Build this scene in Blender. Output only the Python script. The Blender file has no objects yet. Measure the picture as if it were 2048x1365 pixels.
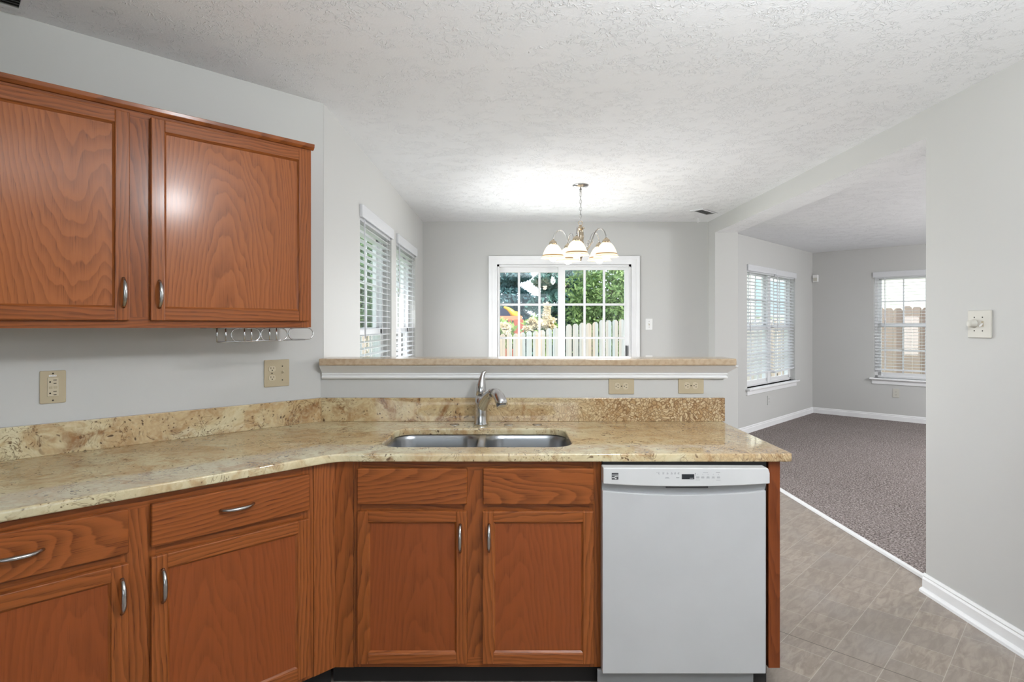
import bpy, bmesh, math, random
from mathutils import Vector, Matrix
import numpy as np

PI = math.pi
S2 = math.sqrt(0.5)
scene = bpy.context.scene
COL = scene.collection

# ------------------------------------------------------------------ camera, world, light, exposure
FPX, VX, VY, H = 1166.0, 1018.0, 650.0, 1.345       # focal length (px), vanishing point (px), eye height
cam_d = bpy.data.cameras.new('camera')
cam = bpy.data.objects.new('camera', cam_d); COL.objects.link(cam)
cam.location = (0, 0, H); cam.rotation_euler = (PI / 2, 0, 0)
cam_d.sensor_width = 36.0; cam_d.lens = FPX / 2048 * 36.0
cam_d.shift_x = (1024 - VX) / 2048; cam_d.shift_y = -(682.5 - VY) / 2048
cam_d.clip_start = 0.02; cam_d.clip_end = 300
scene.camera = cam

scene.view_settings.view_transform = 'Standard'
scene.view_settings.look = 'None'
scene.view_settings.gamma = 1
scene.view_settings.use_curve_mapping = False
scene.view_settings.exposure = 0.0

world = bpy.data.worlds.new('sky'); scene.world = world; world.use_nodes = True
bg = world.node_tree.nodes['Background']
bg.inputs[0].default_value = (0.80, 0.90, 1.0, 1); bg.inputs[1].default_value = 2.8

def lamp(name, kind, loc, power, color=(1, 1, 1), size=0.1, size_y=None, rot=(0, 0, 0), spread=PI):
    d = bpy.data.lights.new(name, kind); d.energy = power; d.color = color
    if kind == 'AREA':
        d.shape = 'RECTANGLE' if size_y else 'DISK'; d.size = size; d.spread = spread
        if size_y: d.size_y = size_y
    elif kind == 'SUN': d.angle = size
    else: d.shadow_soft_size = size
    o = bpy.data.objects.new(name, d); COL.objects.link(o); o.location = loc; o.rotation_euler = rot
    return o
lamp('sunlight', 'SUN', (0, -5, 12), 6, (1, 0.95, 0.88), 0.01, rot=(math.radians(40), 0, math.radians(38)))
lamp('kitchen_ceiling_light', 'POINT', (0.84, 0.93, 2.22), 54, (0.94, 0.97, 1), 0.08)
lamp('ceiling_fill', 'AREA', (0.65, -0.5, 1.7), 70, (0.90, 0.955, 1), 0.7, rot=(PI - 0.55, 0, 0), spread=2.1)  # unseen fill added behind the camera, aimed up to brighten the ceiling
lamp('rear_fill', 'AREA', (-0.5, -3.4, 1.45), 2, (0.93, 0.97, 1), 3.2, 1.5, rot=(PI / 2, 0, 0))  # weak frontal fill added behind the camera, in a made-up wall opening
lamp('living_fill', 'POINT', (5.6, 4.2, 1.9), 178, (0.98, 0.985, 1), 0.15)  # made-up point lamp, added to lift the living room
lamp('living_side_fill', 'AREA', (7.9, 2.5, 1.4), 105, (0.95, 0.98, 1), 2.4, 1.5, rot=(PI / 2, 0, PI / 2))  # added area fill from the side; the wall behind it has no window
lamp('dining_window_daylight', 'AREA', (-0.86, 4.6, 1.08), 36, (0.97, 0.985, 1), 2.0, 0.95, rot=(PI / 2, 0, -PI / 2 + 0.35), spread=2.6)
lamp('dining_door_daylight', 'AREA', (0.58, 6.10, 1.1), 31, (0.97, 0.985, 1), 1.35, 1.7, rot=(PI / 2, 0, PI), spread=2.3)

# ------------------------------------------------------------------ material helpers
class NT:
    def __init__(s, name, **kw):
        s.m = bpy.data.materials.new(name); s.m.use_nodes = True
        s.t = s.m.node_tree; s.b = s.t.nodes['Principled BSDF']; s.out = s.t.nodes['Material Output']
        for k, v in kw.items(): s.set(k, v)
    def set(s, k, v):
        k = k.replace('_', ' ')
        i = s.b.inputs[k]
        if hasattr(v, 'links'): s.t.links.new(v, i)
        elif isinstance(v, tuple) and len(v) == 3: i.default_value = (*v, 1)
        else: i.default_value = v
    def n(s, kind, ins=None, **attr):
        nd = s.t.nodes.new(kind)
        for k, v in attr.items(): setattr(nd, k, v)
        for k, v in (ins or {}).items():
            i = nd.inputs[k]
            if hasattr(v, 'links'): s.t.links.new(v, i)
            elif isinstance(v, tuple) and len(v) == 3 and i.type == 'RGBA': i.default_value = (*v, 1)
            else: i.default_value = v
        return nd
    def math(s, op, a, b=None, c=None, clamp=False):
        ins = {0: a}
        if b is not None: ins[1] = b
        if c is not None: ins[2] = c
        return s.n('ShaderNodeMath', ins, operation=op, use_clamp=clamp).outputs[0]
    def vmath(s, op, a, b=None):
        ins = {0: a}
        if b is not None: ins[1] = b
        return s.n('ShaderNodeVectorMath', ins, operation=op).outputs[0]
    def coord(s, kind='Object'): return s.n('ShaderNodeTexCoord').outputs[kind]
    def mix(s, f, a, b, blend='MIX'):
        nd = s.t.nodes.new('ShaderNodeMix'); nd.data_type = 'RGBA'; nd.blend_type = blend
        for k, v in ((0, f), (6, a), (7, b)):
            i = nd.inputs[k]
            if hasattr(v, 'links'): s.t.links.new(v, i)
            elif isinstance(v, tuple): i.default_value = (*v[:3], 1)
            else: i.default_value = v
        return nd.outputs[2]
    def noise(s, vec, scale=5, detail=4, rough=0.5, dist=0.0):
        return s.n('ShaderNodeTexNoise', {'Vector': vec, 'Scale': scale, 'Detail': detail, 'Roughness': rough, 'Distortion': dist}).outputs[0]
    def ramp(s, f, stops):
        nd = s.n('ShaderNodeValToRGB', {0: f}); e = nd.color_ramp.elements
        while len(e) < len(stops): e.new(0.5)
        for el, (p, c) in zip(e, stops):
            el.position = p; el.color = (*c, 1) if isinstance(c, tuple) else (c, c, c, 1)
        return nd.outputs[0]
    def step(s, f, lo, hi):
        return s.n('ShaderNodeMapRange', {0: f, 1: lo, 2: hi, 3: 0.0, 4: 1.0}, interpolation_type='SMOOTHSTEP').outputs[0]
    def bump(s, h, strength=0.3, dist=0.002):
        s.set('Normal', s.n('ShaderNodeBump', {'Height': h, 'Strength': strength, 'Distance': dist}).outputs[0])

def plain(name, col, rough=0.5, metal=0.0, **kw):
    n = NT(name, Base_Color=col, Roughness=rough, Metallic=metal, **kw)
    v = n.noise(n.coord(), 6, 3)
    n.set('Base_Color', n.mix(n.step(v, 0.3, 0.7), tuple(c * 0.965 for c in col), col))
    return n.m

M = {}
def wallpaint(name, col):
    n = NT(name, Roughness=0.55, Specular_IOR_Level=0.3)
    v = n.noise(n.coord(), 1.5, 2)
    n.set('Base_Color', n.mix(v, tuple(c * 0.985 for c in col), col))
    n.bump(n.noise(n.coord(), 220, 2), 0.08, 0.001)
    return n.m
M['wall'] = wallpaint('greige_wall_paint', (0.545, 0.543, 0.527))
M['white'] = plain('white_trim_paint', (0.83, 0.83, 0.835), 0.35)
n = NT('white_blind_slat', Base_Color=(0.88, 0.88, 0.89), Roughness=0.4)
tl = n.n('ShaderNodeBsdfTranslucent', {0: (0.90, 0.92, 0.95)}); mx = n.n('ShaderNodeMixShader', {0: 0.38})
n.t.links.new(n.b.outputs[0], mx.inputs[1]); n.t.links.new(tl.outputs[0], mx.inputs[2]); n.t.links.new(mx.outputs[0], n.out.inputs[0])
M['blind'] = n.m

n = NT('textured_ceiling_paint', Roughness=0.75, Specular_IOR_Level=0.25)
co = n.coord()
a_ = n.noise(co, 34, 2, 0.5, 1.1)
b_ = n.n('ShaderNodeTexVoronoi', {'Vector': n.vmath('ADD', co, n.vmath('SCALE', n.n('ShaderNodeTexNoise', {'Vector': co, 'Scale': 14.0}).outputs[1], None)), 'Scale': 16.0}, feature='DISTANCE_TO_EDGE').outputs[0]
ridge = n.step(n.math('ABSOLUTE', n.math('SUBTRACT', a_, 0.5)), 0.045, 0.0)
ridge = n.math('MULTIPLY', ridge, n.step(n.noise(co, 11, 2), 0.40, 0.58))
fine = n.noise(co, 130, 3)
n.set('Base_Color', n.mix(n.noise(co, 0.7, 2), (0.835, 0.845, 0.86), (0.87, 0.88, 0.895)))
n.bump(n.math('ADD', n.math('MULTIPLY', ridge, 0.9), n.math('MULTIPLY', fine, 0.30)), 0.65, 0.0052)
M['ceiling'] = n.m

def oak(name, axis, fig=1.0, con=1.0, light=(0.300, 0.088, 0.0195), dark=(0.108, 0.026, 0.0055)):
    n = NT(name, Roughness=0.36, Specular_IOR_Level=0.18, Coat_Weight=0.30, Coat_Roughness=0.17)
    sep = n.n('ShaderNodeSeparateXYZ', {0: n.coord()})
    rnd = n.n('ShaderNodeObjectInfo').outputs['Random']
    if axis == 'Z': u, w = sep.outputs[0], sep.outputs[2]
    else: u, w = sep.outputs[2], sep.outputs[0]
    d = sep.outputs[1]
    r1 = n.math('FRACT', n.math('MULTIPLY', rnd, 7.31)); r2 = n.math('FRACT', n.math('MULTIPLY', rnd, 23.7)); r3 = n.math('FRACT', n.math('MULTIPLY', rnd, 91.3))
    off = n.math('MULTIPLY', rnd, 37.0)
    wv = n.n('ShaderNodeCombineXYZ', {0: n.math('MULTIPLY', u, 2.6), 1: n.math('ADD', d, off), 2: n.math('MULTIPLY', w, 0.55)}).outputs[0]
    warp = n.math('MULTIPLY', n.math('SUBTRACT', n.noise(wv, 2.0, 2, 0.45), 0.5), 0.13 * fig)
    wv2 = n.n('ShaderNodeCombineXYZ', {0: n.math('MULTIPLY', u, 9.0), 1: n.math('ADD', d, off), 2: n.math('MULTIPLY', w, 3.0)}).outputs[0]
    warp2 = n.math('MULTIPLY', n.math('SUBTRACT', n.noise(wv2, 2.5, 2, 0.5), 0.5), 0.018)
    uu = n.math('ADD', n.math('ADD', u, n.math('MULTIPLY', n.math('SUBTRACT', r1, 0.5), 0.40)), n.math('MULTIPLY', warp, 0.5))
    dd = n.math('ADD', n.math('ADD', n.math('MULTIPLY', w, n.math('MULTIPLY', n.math('SIGN', n.math('SUBTRACT', r3, 0.35)), 0.11 * fig)), n.math('ADD', n.math('MULTIPLY', r2, 0.10), 0.06)), warp)
    r = n.math('ADD', n.math('SQRT', n.math('ADD', n.math('MULTIPLY', uu, uu), n.math('MULTIPLY', dd, dd))), warp2)
    ring = n.math('FRACT', n.math('MULTIPLY', r, 78.0))
    band = n.ramp(ring, [(0.0, 0.0), (0.10, 1.0), (0.30, 0.72), (0.75, 0.10), (1.0, 0.0)])
    # pores: short dark dashes along the grain, gathered on the dark part of each ring
    pv = n.n('ShaderNodeCombineXYZ', {0: n.math('MULTIPLY', n.math('ADD', u, n.math('MULTIPLY', warp, 0.05)), 420.0), 1: n.math('MULTIPLY', d, 60.0), 2: n.math('MULTIPLY', n.math('ADD', w, off), 11.0)}).outputs[0]
    pore = n.step(n.noise(pv, 1.0, 2, 0.6), 0.54, 0.70)
    pv2 = n.n('ShaderNodeCombineXYZ', {0: n.math('MULTIPLY', u, 70.0), 1: n.math('MULTIPLY', d, 30.0), 2: n.math('MULTIPLY', n.math('ADD', w, off), 1.6)}).outputs[0]
    streak = n.noise(pv2, 1.0, 3, 0.6)
    tone = n.noise(wv, 0.8, 1)
    f = n.math('ADD', n.math('MULTIPLY', band, 0.52 * con), n.math('MULTIPLY', pore, n.math('ADD', n.math('MULTIPLY', band, 0.50 * con), 0.12)), clamp=True)
    f = n.math('ADD', f, n.math('MULTIPLY', n.math('SUBTRACT', streak, 0.5), 0.62), clamp=True)
    c = n.mix(f, light, dark)
    c = n.mix(n.math('MULTIPLY', n.math('ADD', n.step(tone, 0.35, 0.65), r3), 0.22), c, n.mix(1.0, c, (0.74, 0.62, 0.52), 'MULTIPLY'))
    n.set('Base_Color', c)
    n.bump(n.math('SUBTRACT', 1.0, n.math('ADD', n.math('MULTIPLY', pore, 0.6), n.math('MULTIPLY', band, 0.5))), 0.10, 0.0015)
    return n.m
M['oak_v'] = oak('oak_vertical_grain', 'Z', 0.8)
M['oak_h'] = oak('oak_horizontal_grain', 'X', 0.8)
M['oak_panel'] = oak('oak_panel_cathedral_grain', 'Z', 1.5, 0.85, (0.350, 0.108, 0.026), (0.145, 0.036, 0.008))
M['oak_panel_low'] = oak('oak_panel_quiet_grain', 'Z', 0.9, 0.42, (0.262, 0.066, 0.016))
M['oak_slab'] = oak('oak_drawer_front_grain', 'X', 1.5)
M['oak_dark'] = oak('oak_box_side', 'Z', 0.7, 0.8, (0.205, 0.050, 0.012), (0.085, 0.018, 0.004))

def granite(name, brown=0.0):
    n = NT(name, Roughness=0.045, Specular_IOR_Level=0.7)
    co = n.vmath('ADD', n.coord('Object'), n.n('ShaderNodeCombineXYZ', {0: n.math('MULTIPLY', n.n('ShaderNodeObjectInfo').outputs['Random'], 9.0)}).outputs[0])
    col2 = n.n('ShaderNodeTexNoise', {'Vector': co, 'Scale': 6.0, 'Detail': 3.0}).outputs[1]
    wco = n.vmath('ADD', co, n.vmath('MULTIPLY', n.vmath('SUBTRACT', col2, (0.5, 0.5, 0.5)), (0.16, 0.16, 0.16)))
    big = n.noise(wco, 2.6, 5, 0.55, 0.6)
    mid = n.noise(wco, 11, 6, 0.62, 0.8)
    fine = n.noise(co, 75, 4, 0.6)
    c = n.mix(n.step(big, 0.36, 0.60), (0.655, 0.610, 0.425), (0.545, 0.420, 0.245))
    c = n.mix(n.math('MULTIPLY', n.step(mid, 0.46, 0.68), 0.75), c, (0.40, 0.245, 0.110))
    rust = n.math('MULTIPLY', n.step(n.noise(wco, 4.2, 5, 0.6, 1.0), 0.585 - brown * 0.10, 0.70 - brown * 0.05), n.step(mid, 0.34, 0.56))
    c = n.mix(n.math('MULTIPLY', rust, 0.85), c, (0.235, 0.105, 0.032))
    pale = n.step(n.noise(wco, 7.5, 5, 0.6, 0.4), 0.56, 0.72)
    c = n.mix(n.math('MULTIPLY', pale, 0.5), c, (0.68, 0.65, 0.49))
    # crystal grain
    vr = n.n('ShaderNodeTexVoronoi', {'Vector': wco, 'Scale': 85.0, 'Randomness': 1.0})
    g = n.n('ShaderNodeSeparateColor', {0: vr.outputs['Color']}).outputs[0]
    c = n.mix(n.math('MULTIPLY', n.math('SUBTRACT', g, 0.3), 0.38, clamp=True), c, n.mix(1.0, c, (0.58, 0.50, 0.42), 'MULTIPLY'))
    c = n.mix(n.math('MULTIPLY', n.step(fine, 0.45, 0.75), 0.28), c, (0.73, 0.66, 0.48))
    # wandering thin dark veins and flecks
    v1 = n.math('ABSOLUTE', n.math('SUBTRACT', n.noise(wco, 16, 3, 0.6, 1.4), 0.5))
    vein = n.math('MULTIPLY', n.step(v1, 0.026, 0.0), n.step(n.noise(co, 7, 3), 0.44, 0.60))
    c = n.mix(n.math('MULTIPLY', vein, 0.75), c, (0.10, 0.045, 0.018))
    vs = n.n('ShaderNodeTexVoronoi', {'Vector': wco, 'Scale': 46.0, 'Randomness': 1.0})
    pick = n.n('ShaderNodeSeparateColor', {0: vs.outputs['Color']}).outputs[1]
    spk = n.math('MULTIPLY', n.step(vs.outputs['Distance'], 0.30, 0.16), n.step(pick, 0.60, 0.68))
    spk = n.math('MULTIPLY', spk, n.step(n.noise(co, 3.1, 3), 0.42, 0.60))
    c = n.mix(n.math('MULTIPLY', spk, 0.88), c, (0.055, 0.026, 0.012))
    for sc_, lo_, th_ in ((80.0, 0.36, 0.70), (30.0, 0.22, 0.70)):
        v2 = n.n('ShaderNodeTexVoronoi', {'Vector': n.vmath('MULTIPLY', wco, (1.0, 1.25, 1.0)), 'Scale': sc_, 'Randomness': 1.0})
        pk = n.n('ShaderNodeSeparateColor', {0: v2.outputs['Color']}).outputs[2]
        sk = n.math('MULTIPLY', n.step(v2.outputs['Distance'], lo_, lo_ * 0.5), n.step(pk, th_, th_ + 0.06))
        c = n.mix(n.math('MULTIPLY', n.math('MULTIPLY', sk, 0.8), n.step(n.noise(co, 5.0, 4), 0.30, 0.50)), c, (0.085, 0.040, 0.017))
    c = n.mix(1.0, c, (0.98, 0.94, 0.87), 'MULTIPLY')
    # coarse brown crystals towards one end of the slab
    px_ = n.n('ShaderNodeSeparateXYZ', {0: n.coord('Object')}).outputs[0]
    lo, hi, amt = (-0.35, 0.75, 0.85) if brown else (1.25, 1.85, 0.45)
    msk = n.math('MULTIPLY', n.step(n.math('ADD', px_, n.math('MULTIPLY', n.math('SUBTRACT', big, 0.5), 0.8)), lo, hi), amt)
    cr_ = n.n('ShaderNodeTexVoronoi', {'Vector': wco, 'Scale': 70.0}, feature='DISTANCE_TO_EDGE').outputs[0]
    cc = n.n('ShaderNodeSeparateColor', {0: n.n('ShaderNodeTexVoronoi', {'Vector': wco, 'Scale': 70.0}).outputs['Color']}).outputs[0]
    cry = n.mix(n.step(cr_, 0.02, 0.16), (0.16, 0.075, 0.028), n.mix(cc, (0.36, 0.205, 0.085), (0.64, 0.50, 0.31)))
    c = n.mix(msk, c, cry)
    n.set('Base_Color', c)
    return n.m
M['granite'] = granite('golden_granite')
M['granite_b'] = granite('golden_granite_brown', 0.9)
n = NT('beige_bar_laminate', Roughness=0.16)
co = n.coord()
n.set('Base_Color', n.mix(n.step(n.noise(co, 60, 4), 0.4, 0.7), (0.50, 0.385, 0.265), (0.42, 0.305, 0.20)))
M['bar'] = n.m

n = NT('vinyl_slate_tile_floor', Roughness=0.38)
co = n.coord()
rot = n.n('ShaderNodeMapping', {'Vector': co, 'Rotation': (0, 0, -PI / 4)}).outputs[0]
br = n.n('ShaderNodeTexBrick', {'Vector': n.vmath('ADD', rot, (0.11, 0.075, 0)), 'Color1': (0.0, 0.0, 0.0), 'Color2': (1, 1, 1), 'Mortar': (0.5, 0.5, 0.5), 'Scale': 1.0, 'Mortar Size': 0.0013, 'Mortar Smooth': 0.1, 'Bias': 0.0, 'Brick Width': 0.30, 'Row Height': 0.178}, offset=0.5, squash=0.62, squash_frequency=2)
tone = n.n('ShaderNodeSeparateColor', {0: br.outputs['Color']}).outputs[0]
st = n.n('ShaderNodeMapping', {'Vector': rot, 'Scale': (7, 26, 1), 'Rotation': (0, 0, 0.9)}).outputs[0]
s1 = n.noise(st, 1.3, 6, 0.62, 0.8)
s2 = n.noise(rot, 3.0, 3)
c = n.mix(n.step(s1, 0.34, 0.68), (0.255, 0.206, 0.165), (0.395, 0.330, 0.275))
c = n.mix(n.math('MULTIPLY', tone, 0.6), c, (0.245, 0.208, 0.180))
c = n.mix(n.math('MULTIPLY', n.step(s2, 0.5, 0.75), 0.25), c, (0.34, 0.325, 0.315))
c = n.mix(n.math('MULTIPLY', br.outputs['Fac'], 0.55), c, (0.55, 0.50, 0.45))
sp = n.n('ShaderNodeSeparateXYZ', {0: rot})
seam = n.step(n.math('ABSOLUTE', n.math('SUBTRACT', sp.outputs[0], 2.671)), 0.0028, 0.0012)
c = n.mix(n.math('MULTIPLY', seam, 0.85), c, (0.05, 0.04, 0.03))
n.set('Base_Color', c)
n.bump(n.math('ADD', s1, n.math('MULTIPLY', br.outputs['Fac'], -1.0)), 0.10, 0.002)
M['vinyl'] = n.m

n = NT('taupe_carpet', Roughness=0.95, Specular_IOR_Level=0.1)
co = n.coord()
f1 = n.noise(co, 88, 2, 0.65); f2 = n.noise(co, 40, 3, 0.6); f3 = n.noise(co, 1.7, 3)
c = n.mix(n.step(f1, 0.38, 0.62), (0.075, 0.060, 0.055), (0.47, 0.41, 0.39))
c = n.mix(n.math('MULTIPLY', n.step(f2, 0.42, 0.62), 0.45), c, (0.155, 0.125, 0.115))
c = n.mix(n.math('MULTIPLY', n.step(f3, 0.35, 0.7), 0.25), c, (0.33, 0.285, 0.27))
n.set('Base_Color', c); n.bump(n.math('ADD', f1, f2), 0.9, 0.012)
M['carpet'] = n.m

M['steel'] = plain('satin_sink_steel', (0.36, 0.37, 0.385), 0.30, 1.0)
M['chrome'] = plain('faucet_chrome', (0.60, 0.59, 0.59), 0.17, 1.0)
M['nickel'] = plain('brushed_nickel', (0.44, 0.435, 0.43), 0.22, 1.0)
M['wire'] = plain('chrome_wire', (0.55, 0.55, 0.56), 0.16, 1.0)
M['brass'] = plain('antique_nickel_brass', (0.50, 0.42, 0.31), 0.22, 1.0)
M['band'] = plain('amber_shade_band', (0.34, 0.20, 0.09), 0.4)
M['almond'] = plain('almond_plate_plastic', (0.455, 0.38, 0.255), 0.4)
M['almond2'] = plain('light_almond_plastic', (0.55, 0.48, 0.345), 0.35)
M['ivory'] = plain('ivory_plate_plastic', (0.58, 0.56, 0.50), 0.4)
M['white_plastic'] = plain('white_plate_plastic', (0.80, 0.80, 0.79), 0.35)
M['black'] = plain('black_plastic', (0.012, 0.012, 0.012), 0.5)
M['slot'] = plain('dark_slot', (0.02, 0.014, 0.010), 0.7)
M['grime'] = plain('dusty_vent_dark', (0.045, 0.038, 0.034), 0.8)
M['dw'] = plain('dishwasher_white', (0.50, 0.503, 0.505), 0.30)
M['dw_panel'] = plain('dishwasher_panel_white', (0.62, 0.62, 0.615), 0.28)
M['dw_grey'] = plain('dishwasher_groove_grey', (0.37, 0.375, 0.38), 0.4)
M['print'] = plain('grey_print', (0.27, 0.27, 0.28), 0.6)
M['badge'] = plain('badge_dark', (0.07, 0.07, 0.075), 0.3)
M['screen'] = plain('display_dark', (0.022, 0.025, 0.03), 0.15)
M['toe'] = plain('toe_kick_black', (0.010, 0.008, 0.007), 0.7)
M['toe_grey'] = plain('toe_panel_grey', (0.26, 0.265, 0.27), 0.4)
M['grey_metal'] = plain('dark_handle_metal', (0.12, 0.12, 0.125), 0.4, 0.6)

def glass(name, refl=0.10):
    m = bpy.data.materials.new(name); m.use_nodes = True; t = m.node_tree
    for x in list(t.nodes):
        if x.type != 'OUTPUT_MATERIAL': t.nodes.remove(x)
    out = next(x for x in t.nodes if x.type == 'OUTPUT_MATERIAL')
    tr = t.nodes.new('ShaderNodeBsdfTransparent'); tr.inputs[0].default_value = (0.96, 0.98, 0.98, 1)
    gl = t.nodes.new('ShaderNodeBsdfGlossy'); gl.inputs['Roughness'].default_value = 0.0
    lw = t.nodes.new('ShaderNodeFresnel'); lw.inputs[0].default_value = 1.5
    mx = t.nodes.new('ShaderNodeMixShader')
    ma = t.nodes.new('ShaderNodeMath'); ma.operation = 'MULTIPLY_ADD'; ma.inputs[1].default_value = 1.0; ma.inputs[2].default_value = refl - 0.04
    t.links.new(lw.outputs[0], ma.inputs[0]); t.links.new(ma.outputs[0], mx.inputs[0])
    t.links.new(tr.outputs[0], mx.inputs[1]); t.links.new(gl.outputs[0], mx.inputs[2]); t.links.new(mx.outputs[0], out.inputs[0])
    return m
M['glass'] = glass('window_glass', 0.06)

n = NT('frosted_shade_glass', Base_Color=(0.86, 0.82, 0.75), Roughness=0.35, Subsurface_Weight=0.0)
tl = n.n('ShaderNodeBsdfTranslucent', {0: (0.95, 0.86, 0.70)})
mx = n.n('ShaderNodeMixShader', {0: 0.55})
n.t.links.new(n.b.outputs[0], mx.inputs[1]); n.t.links.new(tl.outputs[0], mx.inputs[2]); n.t.links.new(mx.outputs[0], n.out.inputs[0])
M['shade'] = n.m
n = NT('lit_bulb', Base_Color=(1, 1, 1), Emission_Color=(1, 0.93, 0.82), Emission_Strength=18.0)
M['bulb'] = n.m

def leaf(name, c1, c2, trans=0.35):
    n = NT(name, Roughness=0.6, Specular_IOR_Level=0.2)
    f = n.n('ShaderNodeTexWhiteNoise', {'Vector': n.vmath('SNAP', n.coord(), (0.14, 0.14, 0.14))}).outputs[0]
    g = n.noise(n.coord(), 1.4, 2)
    c = n.mix(n.math('MULTIPLY_ADD', f, 0.6, n.math('MULTIPLY', g, 0.4)), c1, c2)
    n.set('Base_Color', c)
    tl = n.n('ShaderNodeBsdfTranslucent', {0: c}); mx = n.n('ShaderNodeMixShader', {0: trans})
    n.t.links.new(n.b.outputs[0], mx.inputs[1]); n.t.links.new(tl.outputs[0], mx.inputs[2]); n.t.links.new(mx.outputs[0], n.out.inputs[0])
    return n.m
M['spruce'] = leaf('blue_spruce_needles', (0.045, 0.13, 0.145), (0.22, 0.38, 0.40), 0.2)
M['spruce_dark'] = leaf('dark_spruce_needles', (0.05, 0.13, 0.12), (0.17, 0.32, 0.27), 0.25)
M['leaf'] = leaf('green_leaves', (0.06, 0.17, 0.05), (0.40, 0.52, 0.22))
M['leaf_d'] = leaf('deep_green_leaves', (0.05, 0.15, 0.055), (0.28, 0.42, 0.18))
M['blossom'] = leaf('cream_blossom', (0.78, 0.66, 0.46), (0.88, 0.80, 0.62), 0.3)
M['shrub'] = leaf('lime_shrub_leaves', (0.20, 0.36, 0.08), (0.42, 0.55, 0.18))
M['bark'] = plain('bark', (0.11, 0.08, 0.06), 0.9)
M['grass'] = plain('lawn_green', (0.20, 0.27, 0.10), 0.9)
def planks(name, c1, c2, c3):
    n = NT(name, Roughness=0.85)
    sp = n.n('ShaderNodeSeparateXYZ', {0: n.coord()})
    k = n.math('FLOOR', n.math('DIVIDE', sp.outputs[0], 0.118))
    r = n.n('ShaderNodeTexWhiteNoise', {'W': k}, noise_dimensions='1D').outputs[0]
    v = n.n('ShaderNodeCombineXYZ', {0: n.math('MULTIPLY', sp.outputs[0], 40.0), 1: k, 2: n.math('MULTIPLY', sp.outputs[2], 2.0)}).outputs[0]
    c = n.mix(r, c1, c2); c = n.mix(n.math('MULTIPLY', n.step(n.noise(v, 1.0, 4), 0.45, 0.7), 0.6), c, c3)
    n.set('Base_Color', c); return n.m
M['fence'] = planks('weathered_picket_wood', (0.48, 0.38, 0.31), (0.38, 0.41, 0.43), (0.30, 0.27, 0.25))
M['fence_b'] = planks('reddish_fence_wood', (0.46, 0.34, 0.29), (0.20, 0.13, 0.11), (0.38, 0.28, 0.24))
def siding(name, col):
    n = NT(name, Roughness=0.6)
    sp = n.n('ShaderNodeSeparateXYZ', {0: n.coord()})
    f = n.math('FRACT', n.math('DIVIDE', sp.outputs[2], 0.12))
    n.set('Base_Color', n.mix(n.math('MULTIPLY', n.step(n.noise(n.coord(), 3, 2), 0.3, 0.7), 0.3), col, tuple(c * 0.94 for c in col)))
    n.bump(f, 0.6, 0.015); return n.m
M['siding'] = siding('cream_siding', (0.80, 0.77, 0.70))
M['siding_b'] = siding('pale_blue_grey_siding', (0.60, 0.68, 0.72))
M['teal'] = plain('teal_shutter', (0.34, 0.53, 0.56), 0.5)
M['roof'] = plain('grey_shingle', (0.20, 0.19, 0.19), 0.9)
M['redwood'] = plain('red_stained_wood', (0.42, 0.10, 0.06), 0.7)
M['orangewood'] = plain('orange_stained_wood', (0.62, 0.24, 0.13), 0.7)
M['yellow'] = plain('yellow_slide_plastic', (0.85, 0.50, 0.03), 0.35)
M['navy'] = plain('navy_canvas', (0.02, 0.03, 0.07), 0.8)
M['win_dark'] = plain('dark_window_pane', (0.34, 0.42, 0.48), 0.1)

# ------------------------------------------------------------------ geometry helpers
ROT = {'W': 0.0, 'A': PI / 4, 'B': -PI / 4, 'C': PI / 2, 'D': -PI / 2}
def to_world(run, p):
    return Matrix.Rotation(ROT[run], 3, 'Z') @ Vector(p)

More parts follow.
